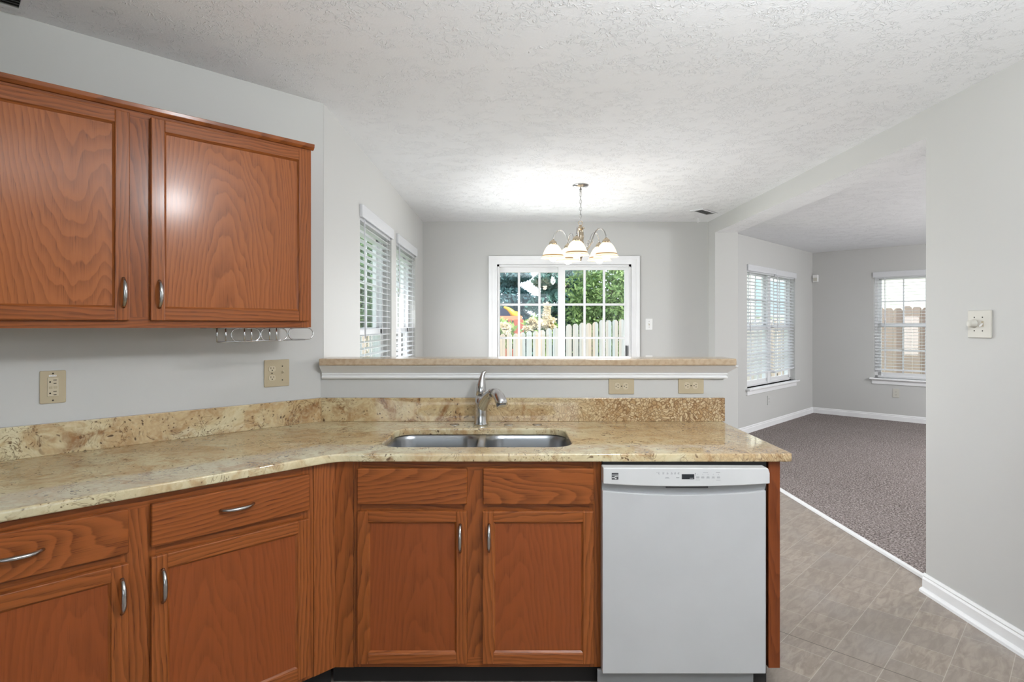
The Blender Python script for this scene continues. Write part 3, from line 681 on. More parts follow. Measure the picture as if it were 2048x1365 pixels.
# ---- dishwasher
YD = 2.092
t = thing('dishwasher', 'white built-in dishwasher with control panel under the right end of the counter', 'dishwasher', 'W', (0.635, 2.4, 0))
a, b = X(1205, YD), X(1532, YD)
finish('body', MB().box(0.3425, 0.943, YD + 0.045, YH - 0.02, 0.02, 0.842), 'black', t)
def sag(x, d): s = (x - (a + b) / 2) / ((b - a) / 2); return d * (1 - s * s)
K = 20
top = [(a + (b - a) * i / K, 0.7495 - sag(a + (b - a) * i / K, 0.016)) for i in range(K + 1)]
finish('door', MB().prism([(a, 0.0915), (b, 0.0915)] + top[::-1], YD, YD + 0.044, 'Y', 0, 0.0025), 'dw', t)
e0, e1 = a + 0.001, X(1537, YD)
bot = [(e0 + (e1 - e0) * i / K, 0.777 - sag(e0 + (e1 - e0) * i / K, 0.010)) for i in range(K + 1)]
finish('control_panel', MB().prism(bot + [(e1, 0.815), (e1 - 0.006, 0.832), (e0, 0.834)], YD - 0.012, YD + 0.04, 'Y', 0, 0.003), 'dw_panel', t)
finish('handle_groove', MB().prism([(x, z - 0.002) for x, z in top] + [(x, z + 0.004) for x, z in bot[::-1]], YD + 0.012, YD + 0.04, 'Y').box(X(1333, YD), X(1417, YD), YD + 0.004, YD + 0.014, 0.757, 0.768, 1), ['dw_grey', 'grey_metal'], t)
finish('toe_panel', MB().box(X(1195, 2.12), X(1507, 2.12), 2.12, 2.132, 0.012, 0.0885, 0, 0.002), 'toe_grey', t)
yp = YD - 0.0122
def mark(mb, px0, px1, py0, py1, mat=0, y=yp): mb.box(X(px0, y), X(px1, y), y - 0.0004, y + 0.0006, Z(py1, y), Z(py0, y), mat)
mb = MB(); mark(mb, 1223.5, 1236.8, 946.5, 959.8)
badge = finish('logo_badge', mb, 'badge', t)
mb = MB()
wave = [(1224.0, 955.2), (1228.0, 955.0), (1231.0, 952.6), (1236.4, 952.2), (1236.4, 953.6), (1231.8, 954.2), (1228.4, 956.4), (1224.0, 956.6)]
mb.prism([(X(p, yp), Z(q, yp)) for p, q in wave], yp - 0.0009, yp - 0.0003, 'Y')
for q in (949.3, 951.6):
    mb.box(X(1224, yp), X(1236.4, yp), yp - 0.0009, yp - 0.0003, Z(q + 0.5, yp), Z(q, yp))
mb.prism([(X(p, yp), Z(q, yp)) for p, q in ((1228.5, 957.6), (1232, 956), (1234, 956.4), (1231.5, 959.2))], yp - 0.0009, yp - 0.0003, 'Y')
finish('logo_stripe', mb, 'dw_panel', badge)
mb = MB(); mark(mb, 1363.5, 1388.5, 949, 959.2); disp = finish('display', mb, 'screen', t)
mb = MB(); mark(mb, 1379.5, 1386.5, 956.6, 957.8, 0, yp - 0.0004); finish('display_caption', mb, 'dw_grey', disp)
mb = MB()
rng = random.Random(4)
for px in (1313, 1316.5, 1325.5, 1333.5, 1342, 1349, 1355.5):        # row of cycle names and lights left of the display
    for q in range(3 if px > 1314 else 1):
        w = rng.uniform(1.6, 3.6); mark(mb, px + rng.uniform(-0.6, 0.4), px + w, 945.4 + q * 1.5, 946.0 + q * 1.5)
mark(mb, 1331, 1337.5, 955.0, 955.7); mark(mb, 1330, 1339, 957.2, 957.7); mark(mb, 1352.5, 1358.5, 955.4, 956.6)
for px in (1395.5, 1405.5, 1416, 1426.5, 1437):                     # keys right of the display
    mark(mb, px - 0.5, px + 0.5, 948.8, 949.8)
    for q in range(3):
        w = rng.uniform(2.4, 3.6); mark(mb, px - w, px + w, 953.6 + q * 1.5, 954.2 + q * 1.5)
mark(mb, 1390.2, 1391.0, 946.6, 951.6); mark(mb, 1389.6, 1391.6, 946.8, 947.8)
mark(mb, 1406, 1416, 945.4, 946.0); mark(mb, 1432, 1440, 945.2, 946.2); mark(mb, 1391, 1400, 960.2, 960.8); mark(mb, 1432.5, 1441, 960.6, 961.2)
finish('button_print', mb, 'print', t)
mb = MB(); mb.box(X(1232, yp), X(1266, yp), YD - 0.004, YD + 0.012, 0.7755, 0.7795); finish('vent_slot', mb, 'black', t)

# ------------------------------------------------------------------ countertop, backsplash, bar top
def A2W(x, y): v = to_world('A', (x, y, 0)); return (v.x, v.y)
XE, YCF, QCF = 1.035, 2.117, 2.746 * S2
cr = (YCF - 2.746, YCF)                   # sharp inner corner
fil = []
for i in range(7):                         # soften the inner corner
    tt = i / 6; p0 = (cr[0] + 0.05, YCF); p2 = (cr[0] - 0.05 * S2, YCF - 0.05 * S2)
    fil.append(((1 - tt) ** 2 * p0[0] + 2 * tt * (1 - tt) * cr[0] + tt * tt * p2[0], (1 - tt) ** 2 * p0[1] + 2 * tt * (1 - tt) * cr[1] + tt * tt * p2[1]))
outline = [A2W(-1.1, QCF), A2W(-1.1, YA - 0.002), A2W(1.372, YA - 0.002), (-0.92, YH - 0.002), (XE, YH - 0.002)] + arc(XE - 0.02, YCF + 0.02, 0.02, 0, -90, 5) + fil
SX0, SX1, SY0, SY1 = -0.500, 0.248, 2.236, 2.640
hole = rrect(SX0, SX1, SY0, SY1, 0.085, 8)
HOLES = [((X(909.5, 2.75)), 2.735), ((X(1017, 2.75)), 2.735), ((X(1074, 2.75)), 2.735)]
tag(slab('countertop', [outline, hole], CT - 0.030, CT, 0.005, 'granite'), 'golden granite countertop bending around the corner, with a sink cut into it', 'countertop')
tag(finish('backsplash', MB().box(-1.1, 1.372 - 0.012, YA - 0.021, YA - 0.001, CT, 0.990, 0, 0.002), 'granite', None, 'A'), 'granite backsplash strip along the angled wall below the outlets', 'backsplash')
tag(finish('backsplash', MB().box(-0.909, 1.047, YH - 0.021, YH - 0.001, CT, 0.990, 0, 0.002), 'granite_b'), 'granite backsplash strip on the half wall behind the faucet', 'backsplash')
tag(finish('bar_top', MB().box(XL + 0.001, 1.087, 2.780, 2.955, 1.150, 1.183, 0, 0.006, 3), 'bar'), 'long beige bar top lying on the half wall behind the sink', 'bar top')

# ------------------------------------------------------------------ sink
t = thing('sink', 'double bowl stainless steel sink set under the granite counter', 'sink', 'W', (-0.12, 2.44, CT - 0.03))
def bowl(x0, x1, y0, y1, r):
    zs = CT - 0.0305; mb = MB(); loops = []
    spec = [(-0.02, 0), (0.0, 0), (0.004, -0.004), (0.008, -0.02), (0.014, -0.15), (0.024, -0.172), (0.05, -0.182), (0.12, -0.186)]
    for ins, dz in spec:
        loops.append([(p[0], p[1], zs + dz) for p in rrect(x0 + ins, x1 - ins, y0 + ins, y1 - ins, max(0.012, r - max(0, ins) * 0.6), 8)])
    vv = [v for l in loops for v in l]; m = len(loops[0]); ff = []
    for i in range(len(loops) - 1):
        for j in range(m): ff.append((i * m + j, i * m + (j + 1) % m, (i + 1) * m + (j + 1) % m, (i + 1) * m + j))
    ff.append(tuple((len(loops) - 1) * m + j for j in range(m)))
    mb.faces(vv, ff, 0, True)
    return mb
xm = -0.117
b1 = bowl(SX0 - 0.006, xm - 0.010, SY0 - 0.006, SY1 + 0.004, 0.085)
b2 = bowl(xm + 0.010, SX1 + 0.006, SY0 - 0.006, SY1 + 0.004, 0.085)
for mbx, xc in ((b1, (SX0 + xm) / 2), (b2, (SX1 + xm) / 2)):
    o = finish('bowl', mbx, 'steel', t)
    for pl in o.data.polygons: pl.use_smooth = True
    plabel(finish('drain', MB().lathe([(0.0, 0.004), (0.02, 0.003), (0.038, 0.006), (0.045, 0.001), (0.045, 0.0)], (xc, 2.46, CT - 0.216), 20), 'nickel', o), 'round steel drain')

# ------------------------------------------------------------------ faucet
finish('divider', MB().box(xm - 0.017, xm + 0.017, SY0 - 0.004, SY1 + 0.004, CT - 0.040, CT - 0.0295, 0, 0.005, 3), 'steel', t)
fx, fy = X(962, 2.734), 2.734
t = thing('faucet', 'chrome single lever faucet standing behind the middle of the sink', 'faucet', 'W', (fx, fy, CT))
def F(x, y, z): return (fx + x, fy + y, CT + z)
finish('body', MB().tube([F(0, 0, 0), F(0, 0, 0.006), F(0, 0, 0.012), F(0, 0, 0.05), F(0, 0, 0.10), F(0, 0, 0.134)], [0.033, 0.033, 0.0305, 0.0300, 0.0290, 0.0250], 20), 'chrome', t)
path = [F(0.0, 0.004, 0.060), F(0.007, -0.010, 0.085), F(0.018, -0.034, 0.112), F(0.034, -0.062, 0.142), F(0.052, -0.095, 0.160), F(0.066, -0.122, 0.164)]
finish('spout', MB().tube(path, [0.023, 0.0240, 0.0235, 0.0225, 0.021, 0.0200], 16), 'chrome', t)
path = [F(0.064, -0.119, 0.1642), F(0.076, -0.138, 0.161), F(0.087, -0.154, 0.150), F(0.096, -0.168, 0.132), F(0.102, -0.177, 0.114), F(0.1025, -0.178, 0.112)]
finish('spray_head', MB().tube(path, [0.0205, 0.0235, 0.025, 0.0262, 0.0262, 0.018], 16), 'chrome', t)
path = [F(0, 0, 0.137), F(0, 0, 0.142), F(0, 0.0, 0.165), F(0.001, 0.002, 0.185), F(0.003, 0.006, 0.205), F(0.006, 0.010, 0.225), F(0.011, 0.014, 0.242), F(0.020, 0.016, 0.2475), F(0.024, 0.0165, 0.2478)]
finish('lever_handle', MB().tube(path, [0.0220, 0.0235, 0.0240, 0.0215, 0.0165, 0.0115, 0.0090, 0.0078, 0.004], 16), 'chrome', t)
finish('red_blue_dot', MB().sphere(F(0.0, -0.0235, 0.128), 0.003, 0, 10, 6), 'white_plastic', t)
for (hx, hy), lb in zip(HOLES, ('round steel hole cover on the counter left of the faucet', 'round steel hole cover on the counter just right of the faucet', 'round steel hole cover farthest right of the faucet')):
    tag(finish('hole_cover', MB().lathe([(0.0, 0.0035), (0.012, 0.003), (0.020, 0.0022), (0.0225, 0.0008), (0.0225, 0.0)], (hx, hy, CT + 0.0002), 24), 'nickel'), lb, 'cap', 'sink hole covers')

# ------------------------------------------------------------------ outlets and switches
def plate(run, y, xc, zc, w, h, label, cat, mat='almond', th=0.006, group=None, name='wall_outlet'):
    t = thing(name, label, cat, run, (xc, y, zc), group)
    finish('cover_plate', MB().prism(rrect(xc - w / 2, xc + w / 2, zc - h / 2, zc + h / 2, 0.004, 3), y - th, y - 0.0003, 'Y', 0, 0.002), mat, t, run)
    return t
def receptacle(t, run, y, xc, zc, mat, rot=0, th=0.006, r=0.0165):
    """one socket face: round-sided disc with two slots and a ground hole; rot turns it in the plane of the wall"""
    c, s = math.cos(rot), math.sin(rot)
    T = lambda p: (xc + c * p[0] - s * p[1], zc + s * p[0] + c * p[1])
    pts = [T(p) for p in arc(0, 0, r, 48, 132, 6)[::-1] + arc(0, 0, r, 228, 312, 6)[::-1]]
    pts = [T((r * math.cos(math.radians(q)), max(-0.0125, min(0.0125, r * math.sin(math.radians(q)))))) for q in range(0, 360, 15)]
    o = finish('receptacle', MB().prism(pts, y - th - 0.0022, y - th + 0.001, 'Y'), mat, t, run)
    mb = MB()
    for cx, hw, hh in ((-0.0062, 0.0011, 0.0042), (0.0062, 0.0011, 0.0034)):
        mb.prism([T((cx + a, 0.0035 + b)) for a, b in ((-hw, -hh), (hw, -hh), (hw, hh), (-hw, hh))], y - th - 0.0026, y - th - 0.0018, 'Y')
    mb.prism([T((0.0026 * math.cos(q * PI / 5), -0.0065 + 0.0026 * math.sin(q * PI / 5))) for q in range(10)], y - th - 0.0026, y - th - 0.0018, 'Y')
    finish('slot', mb, 'slot', o, run)
def screw(t, run, y, xc, zc, th=0.006):
    finish('screw', MB().lathe([(0.0, -0.0014), (0.0026, -0.001), (0.003, 0.0)], (xc, y - th, zc), 10, 0, 'Y'), 'slot', t, run)
def toggle(t, run, y, xc, zc, mat, th=0.006, up=True):
    s = 1 if up else -1
    finish('toggle', MB().box(xc - 0.0052, xc + 0.0052, y - th - 0.001, y - th + 0.001, zc - 0.012, zc + 0.012, 1).prism([(y - th, zc - 0.004), (y - th, zc + 0.004), (y - th - 0.012, zc + s * 0.010 + 0.003), (y - th - 0.012, zc + s * 0.010 - 0.003)], xc - 0.0034, xc + 0.0034, 'X', 0, 0.0008), [mat, 'almond'], t, run)
# GFCI outlet on the angled wall
def AX(px, q): u = (px - VX) / FPX; return q * (1 + u) / (1 - u)
xc = AX(105.5, YA); zc = 1.120
t = plate('A', YA, xc, zc, 0.076, 0.118, 'almond outlet with a small white sticker, farthest left on the angled wall', 'outlet')
o = finish('receptacle', MB().box(xc - 0.0165, xc + 0.0165, YA - 0.0085, YA - 0.005, zc - 0.034, zc + 0.034, 0, 0.001), 'almond2', t)
mb = MB()
for dz in (0.0185, -0.0225):
    mb.box(xc + 0.0005, xc + 0.0105, YA - 0.0092, YA - 0.0083, zc + dz + 0.0052, zc + dz + 0.0076).box(xc + 0.0012, xc + 0.0098, YA - 0.0092, YA - 0.0083, zc + dz - 0.0068, zc + dz - 0.0044)
    mb.prism([(xc - 0.0085 + 0.003 * math.cos(q * PI / 5), zc + dz + 0.003 * math.sin(q * PI / 5)) for q in range(10)], YA - 0.0092, YA - 0.0083, 'Y')
finish('slot', mb, 'slot', o)
mb = MB().box(xc - 0.012, xc - 0.002, YA - 0.0098, YA - 0.0083, zc - 0.006, zc + 0.002, 0, 0.0006).box(xc + 0.002, xc + 0.012, YA - 0.0098, YA - 0.0083, zc - 0.006, zc + 0.002, 0, 0.0006)
finish('test_button', mb, 'almond', o)
screw(t, 'A', YA, xc, zc + 0.0485); screw(t, 'A', YA, xc, zc - 0.0485)
st_ = finish('sticker', MB().box(xc - 0.012, xc + 0.010, YA - 0.0066, YA - 0.0058, zc + 0.0375, zc + 0.0435), 'white_plastic', t)
mb = MB()
for i in range(7): mb.box(xc - 0.0088 + i * 0.0026, xc - 0.0074 + i * 0.0026, YA - 0.0068, YA - 0.0064, zc + 0.0390, zc + 0.0418 - (i % 3) * 0.0004)
finish('sticker_print', mb, 'print', st_)
# outlet and switch plate
xc, zc = AX(553, YA), 1.122
t = plate('A', YA, xc, zc, 0.117, 0.124, 'wide almond plate with a double outlet and a toggle switch on the angled wall', 'outlet')
xo = xc - 0.023
receptacle(t, 'A', YA, xo, zc + 0.0205, 'almond2'); receptacle(t, 'A', YA, xo, zc - 0.0205, 'almond2')
screw(t, 'A', YA, xo, zc)
toggle(t, 'A', YA, xc + 0.025, zc - 0.002, 'almond2'); screw(t, 'A', YA, xc + 0.025, zc + 0.031); screw(t, 'A', YA, xc + 0.025, zc - 0.033)
# two sideways outlets on the half wall
for pxc, pyc, lb in ((1242.5, 773, 'sideways almond double outlet on the half wall, nearer the faucet'), (1381.5, 772, 'sideways almond double outlet on the half wall, near its right end')):
    xc, zc = X(pxc, YH), Z(pyc, YH)
    t = plate('W', YH, xc, zc, 0.124, 0.076, lb, 'outlet', group='half wall outlets')
    receptacle(t, 'W', YH, xc - 0.020, zc + 0.001, 'almond2', PI * -0.5 ); receptacle(t, 'W', YH, xc + 0.020, zc + 0.001, 'almond2', PI * -0.5)
    screw(t, 'W', YH, xc, zc + 0.001)
# dimmer + toggle on the right wall
xc, zc = -(2.6615 + 2.5296) / 2, 1.348
t = plate('D', XR, xc, zc, 0.130, 0.122, 'ivory plate with a round dimmer knob and a toggle on the right wall', 'switch', 'ivory', 0.007, name='dimmer_switch')
xk = -X(1018 + 0, 1) - 2.1 * FPX / (1951 - VX)
finish('dimmer_knob', MB().lathe([(0.0, -0.030), (0.014, -0.030), (0.0165, -0.028), (0.0175, -0.010), (0.0205, -0.008), (0.0205, -0.006)], (xk, XR, zc + 0.002), 28, 0, 'Y'), 'ivory', t)
xt = -2.1 * FPX / (1968 - VX)
toggle(t, 'D', XR, xt, zc + 0.001, 'white_plastic', 0.007, False)
for xx in (xk + 0.002, xt):
    for dz in (0.030, -0.030): screw(t, 'D', XR, xx, zc + dz, 0.007)
# plates in the dining and living rooms
xc, zc = X(1298, YBK), Z(649, YBK)
t = plate('W', YBK, xc, zc, 0.073, 0.118, 'white toggle switch on the dining wall right of the sliding door', 'switch', 'white_plastic', name='light_switch')
toggle(t, 'W', YBK, xc, zc, 'white_plastic'); screw(t, 'W', YBK, xc, zc + 0.03); screw(t, 'W', YBK, xc, zc - 0.03)
t = plate('W', YBK, xc, 0.962, 0.073, 0.118, 'white outlet low on the dining wall, its top just showing over the bar', 'outlet', 'white_plastic')
receptacle(t, 'W', YBK, xc, 0.982, 'white_plastic'); receptacle(t, 'W', YBK, xc, 0.942, 'white_plastic')
t = plate('A', YL, 7.767, 0.361, 0.075, 0.118, 'grey outlet under the wide living room window', 'outlet', 'wall', 0.008)
receptacle(t, 'A', YL, 7.767, 0.381, 'wall', 0, 0.008); receptacle(t, 'A', YL, 7.767, 0.341, 'wall', 0, 0.008)
t = plate('B', YB, -1.911, 0.400, 0.080, 0.122, 'pale outlet under the far right living room window', 'outlet', 'ivory', 0.008)
receptacle(t, 'B', YB, -1.911, 0.421, 'ivory', 0, 0.008, 0.017); receptacle(t, 'B', YB, -1.911, 0.379, 'ivory', 0, 0.008, 0.017)
t = thing('motion_sensor', 'small white motion sensor high in the living room corner', 'sensor', 'B', (-2.935, YB, 2.04))
finish('housing', MB().box(-2.972, -2.895, YB - 0.045, YB - 0.0005, 1.985, 2.095, 0, 0.008), 'white_plastic', t)
finish('lens', MB().box(-2.960, -2.907, YB - 0.049, YB - 0.043, 1.998, 2.05, 0, 0.004), 'ivory', t)

# ------------------------------------------------------------------ ceiling vents and hook
def vent(run, x0, x1, y0, y1, label, dark):
    t = thing('ceiling_vent', label, 'vent', run, ((x0 + x1) / 2, (y0 + y1) / 2, HC))
    w = 0.022
    mb = MB().box(x0, x1, y0, y0 + w, HC - 0.008, HC - 0.0005, 0, 0.002).box(x0, x1, y1 - w, y1, HC - 0.008, HC - 0.0005, 0, 0.002).box(x0, x0 + w, y0 + w, y1 - w, HC - 0.008, HC - 0.0005).box(x1 - w, x1, y0 + w, y1 - w, HC - 0.008, HC - 0.0005)
    finish('frame', mb, 'ceiling', t)
    finish('backing', MB().box(x0 + w, x1 - w, y0 + w, y1 - w, HC - 0.002, HC - 0.0005), 'grime' if dark else 'dw_grey', t)
    mb = MB(); k = 6 if dark else 5
    for i in range(k):
        yy = y0 + w + (y1 - y0 - 2 * w) * (i + 0.5) / k
        mb.faces([(x0 + w, yy - 0.008, HC - 0.010), (x1 - w, yy - 0.008, HC - 0.010), (x1 - w, yy + 0.005, HC - 0.002), (x0 + w, yy + 0.005, HC - 0.002)], [(0, 1, 2, 3)])
    finish('louver', mb, 'dw_grey' if dark else 'white', t)
vent('A', -0.12, 0.245, 2.445, 2.610, 'grimy ceiling vent close to the angled wall in the upper left corner', True)
vent('A', 5.119, 5.426, 2.563, 2.693, 'white ceiling vent in the dining room next to the header beam', False)
hx, hy = X(1396, 5.88), 5.88
tag(finish('ceiling_hook', MB().lathe([(0.0, 0.0), (0.010, 0.0), (0.010, -0.004), (0.003, -0.008), (0.0, -0.008)], (hx, hy, HC - 0.0005), 12).tube([(hx, hy, HC - 0.006), (hx, hy, HC - 0.03), (hx + 0.012, hy, HC - 0.042), (hx, hy, HC - 0.054), (hx - 0.012, hy, HC - 0.044)], 0.0025, 8), 'white'), 'small white hook screwed into the dining room ceiling near the back corner', 'hook')

# ------------------------------------------------------------------ wire stemware rack under the wall cabinet
QR, ZT, ZB = 2.385, 1.3325, 1.278
def RX(px): return AX(px, QR)
mb = MB(); r = 0.0027
zb = lambda px: ZB + 0.004 * (px - 434) / 190
def seg3(*pts): mb.tube(pts, r, 8)
for px in (434, 451.5, 489, 503, 539, 553): seg3((RX(px), QR, ZT), (RX(px), QR, zb(px)))
def bow(p_out, p_in, side):
    """half loop open to one side: top run, round end, bottom run"""
    zc_, rr = (ZT + ZB) / 2 - 0.0005, (ZT - ZB) / 2 - 0.002
    xo, xi = RX(p_out), RX(p_in); w = abs(xi - xo)
    pts = [(xi, QR, zc_ + rr)]
    e = xo + (1 if side < 0 else -1) * min(w, rr)
    for i in range(13):
        a_ = PI / 2 + PI * i / 12
        pts.append((e + side * min(w, rr) * -math.cos(a_), QR, zc_ + rr * math.sin(a_)))
    pts.append((xi, QR, zc_ - rr)); mb.tube(pts, r, 8)
bow(462, 480, -1); bow(520, 494, 1); bow(521.5, 540, -1); bow(574.5, 556, 1)
zc_, rr = (ZT + ZB) / 2 + 0.002, (ZT - ZB) / 2 - 0.003
xs0, xs1 = RX(577), RX(626)
pts = [(xs0 + rr + rr * math.cos(q), QR, zc_ + rr * math.sin(q)) for q in [PI / 2 + PI * i / 12 for i in range(13)]] + [(xs1 - rr + rr * math.cos(q), QR, zc_ + rr * math.sin(q)) for q in [-PI / 2 + PI * i / 12 for i in range(13)]]
mb.tube(pts, r, 8, True)
seg3((RX(434), QR, zb(434)), (RX(610), QR, zb(610)))
seg3((RX(434), QR, ZT - 0.0002), (RX(626) - rr, QR, ZT - 0.0002))
seg3((RX(434), QR + 0.19, ZT - 0.0002), (RX(615), QR + 0.19, ZT - 0.0002))
for px in (434, 503, 553, 610): seg3((RX(px), QR, ZT - 0.0002), (RX(px), QR + 0.19, ZT - 0.0002))
tag(finish('stemware_rack', mb, 'wire', None, 'A'), 'chrome wire stemware rack hanging under the right end of the wall cabinet', 'rack')

# ------------------------------------------------------------------ chandelier
cx, cy = 0.556, 4.53
t = thing('chandelier', 'five-arm chandelier with lit white glass bell shades hanging in the dining room', 'chandelier', 'W', (cx, cy, HC))
finish('canopy', MB().lathe([(0.0, -0.028), (0.012, -0.028), (0.030, -0.022), (0.052, -0.012), (0.062, -0.004), (0.063, 0.0), (0.0, 0.0)], (cx, cy, HC - 0.0005), 28), 'nickel', t)
mb = MB().tube([(cx, cy, HC - 0.026), (cx, cy, HC - 0.062)], [0.010, 0.006], 10)
zt_, zb_ = HC - 0.055, 2.140; L = 0.034; k = int((zt_ - zb_) / (L - 0.006))
for i in range(k):
    z0 = zt_ - i * (L - 0.006); lk = []
    for j in range(16):
        q = 2 * PI * j / 16; a_ = 0.0085 * math.cos(q); b_ = z0 - L / 2 + L / 2 * math.sin(q)
        lk.append((cx + a_, cy, b_) if i % 2 == 0 else (cx, cy + a_, b_))
    mb.tube(lk, 0.0017, 6, True)
finish('chain', mb, 'nickel', t)
finish('cord', MB().tube([(cx + 0.001, cy + 0.001, HC - 0.06), (cx + 0.004, cy + 0.003, 2.28), (cx - 0.002, cy + 0.004, 2.2), (cx + 0.006, cy, 2.13)], 0.0018, 6), 'nickel', t)
loop_ = [(cx + 0.016 * math.cos(q), cy, 2.135 + 0.016 * math.sin(q)) for q in [2 * PI * i / 16 for i in range(16)]]
zc = 0
finish('column', MB().tube(loop_, 0.0028, 8, True).lathe([(0.0, 2.120), (0.010, 2.118), (0.014, 2.108), (0.030, 2.100), (0.032, 2.092), (0.020, 2.085), (0.024, 2.06), (0.027, 2.03), (0.022, 1.995), (0.026, 1.985), (0.026, 1.975), (0.016, 1.965), (0.014, 1.93), (0.030, 1.915), (0.034, 1.895), (0.030, 1.88), (0.014, 1.868), (0.010, 1.855), (0.008, 1.845), (0.0, 1.838)], (cx, cy, 0), 24), 'brass', t)
R_ = 0.215
for i, deg in enumerate((183, 255, 327, 39, 111)):
    ca, sa = math.cos(math.radians(deg)), math.sin(math.radians(deg))
    P = lambda rr, z: (cx + ca * rr, cy + sa * rr, z)
    path = [P(0.020, 1.905), P(0.045, 1.915), P(0.075, 1.945), P(0.095, 1.985), P(0.110, 2.035), P(0.132, 2.072), P(0.162, 2.085), P(0.192, 2.070), P(0.210, 2.035), P(R_, 2.00)]
    # smooth the arm
    sm = []
    for a_, b_ in zip(path[:-1], path[1:]):
        for q in (0, 0.5): sm.append(tuple(a_[c] + (b_[c] - a_[c]) * q for c in range(3)))
    sm.append(path[-1])
    for _ in range(2): sm = [sm[0]] + [tuple((sm[j - 1][c] + 2 * sm[j][c] + sm[j + 1][c]) / 4 for c in range(3)) for j in range(1, len(sm) - 1)] + [sm[-1]]
    mb = MB().tube(sm, 0.0050, 10)
    curl = [P(0.078 + 0.026 * math.cos(q) * (1 - q / 12), 1.975 + 0.026 * math.sin(q) * (1 - q / 12)) for q in [j * 0.45 for j in range(16)]]
    mb.tube(curl, 0.0028, 8)
    arm = finish('arm', mb, 'nickel', t)
    px_, py_ = P(R_, 0)[:2]
    finish('socket_cap', MB().lathe([(0.0, 2.006), (0.012, 2.004), (0.018, 1.996), (0.026, 1.990), (0.030, 1.978), (0.030, 1.962), (0.024, 1.960)], (px_, py_, 0), 20), 'brass', arm)
    shp = [(0.026, 1.966), (0.036, 1.962), (0.050, 1.948), (0.064, 1.925), (0.074, 1.902), (0.080, 1.885)]
    band = [(0.080, 1.885), (0.083, 1.876)]
    rim = [(0.083, 1.876), (0.090, 1.866), (0.097, 1.860), (0.094, 1.859), (0.081, 1.874), (0.070, 1.902), (0.060, 1.924), (0.047, 1.945), (0.034, 1.958)]
    mb = MB().lathe(shp, (px_, py_, 0), 28, 0).lathe([(r0 + 0.0006, z0) for r0, z0 in band], (px_, py_, 0), 28, 1).lathe(rim, (px_, py_, 0), 28, 0)
    finish('glass_shade', mb, ['shade', 'band'], arm)
    finish('bulb', MB().lathe([(0.012, 1.945), (0.016, 1.925), (0.026, 1.900), (0.032, 1.875), (0.030, 1.855), (0.020, 1.840), (0.0, 1.835)], (px_, py_, 0), 18), 'bulb', arm)

# ------------------------------------------------------------------ outdoors
GZ = -0.55
def leaves(rs, n_, centre, radii, size, kind='ball', shell=0.35):
    """a cloud of small diamond leaves, as numpy vertices and faces"""
    d_ = rs.normal(size=(n_, 3)); d_ /= np.linalg.norm(d_, axis=1)[:, None]
    if kind == 'cone':
        h = rs.random(n_) ** 1.4; ang = rs.random(n_) * 2 * PI
        tier = 0.80 + 0.20 * np.cos(h * 60)
        rr = (1 - h) * tier * (1 - shell * rs.random(n_) ** 2)
        c_ = np.stack([np.cos(ang) * rr, np.sin(ang) * rr, h * 2 - 1 - 0.12 * rr], 1)
    else:
        rad = 1 - shell * rs.random(n_) ** 1.3
        lump = 1 + 0.13 * np.sin(d_[:, 0] * 7 + 1) * np.cos(d_[:, 1] * 6) + 0.10 * np.sin(d_[:, 2] * 9 + d_[:, 0] * 5)
        c_ = d_ * (rad * lump)[:, None]
    c_ = c_ * np.array(radii) + np.array(centre)
    a_ = rs.normal(size=(n_, 3)); a_ /= np.linalg.norm(a_, axis=1)[:, None]
    b_ = np.cross(a_, rs.normal(size=(n_, 3))); b_ /= np.linalg.norm(b_, axis=1)[:, None]
    s_ = size * (0.6 + 0.8 * rs.random(n_))[:, None]
    v = np.stack([c_ - a_ * s_, c_ - b_ * s_ * 0.45, c_ + a_ * s_, c_ + b_ * s_ * 0.45], 1).reshape(-1, 3)
    return v
def leaf_mesh(name, vlist, mat, parent):
    v = np.concatenate(vlist); ctr = np.array(parent['_b']); v = v - ctr
    k = len(v) // 4; me = bpy.data.meshes.new(name)
    me.vertices.add(len(v)); me.vertices.foreach_set('co', v.astype(np.float32).ravel())
    me.loops.add(4 * k); me.loops.foreach_set('vertex_index', np.arange(4 * k, dtype=np.int32))
    me.polygons.add(k); me.polygons.foreach_set('loop_start', np.arange(0, 4 * k, 4, dtype=np.int32)); me.polygons.foreach_set('loop_total', np.full(k, 4, dtype=np.int32))
    me.update(); me.validate(); me.materials.append(M[mat])
    o = bpy.data.objects.new(name, me); COL.objects.link(o); o.parent = parent
    return o
def tree(name, label, x, y, crowns, mat, n_, size, seed, kind='ball', trunk=0.12, group=None, cat='tree'):
    rs = np.random.RandomState(seed)
    t = thing(name, label, cat, 'W', (x, y, GZ), group)
    top = max(c[2] for c in crowns)
    tot = sum(c[3] * c[4] * c[5] for c in crowns)
    leaf_mesh('foliage', [leaves(rs, max(60, int(n_ * (c[3] * c[4] * c[5]) / tot)), c[:3], c[3:6], size, kind, 0.6) for c in crowns], mat, t)
    mb = MB().tube([(x, y, GZ), (x + 0.05, y, GZ + 1.0), (x, y, top)], [trunk, trunk * 0.8, trunk * 0.3], 8)
    rr = random.Random(seed)
    for c in crowns[:5]:
        mb.tube([(x, y, min(c[2], GZ + 1.2 + rr.random())), ((x + c[0]) / 2, (y + c[1]) / 2, c[2] - 0.2), (c[0], c[1], c[2] + 0.2)], [trunk * 0.5, trunk * 0.35, trunk * 0.1], 6)
    finish('trunk', mb, 'bark', t)
    return t
G = 'trees behind the picket fence'
tree('spruce_tree', 'blue green spruce tree behind the red playset', -0.5, 18.0, [(-0.5, 18.0, 2.9, 2.5, 2.0, 3.5)], 'spruce', 30000, 0.085, 1, 'cone', group=G)
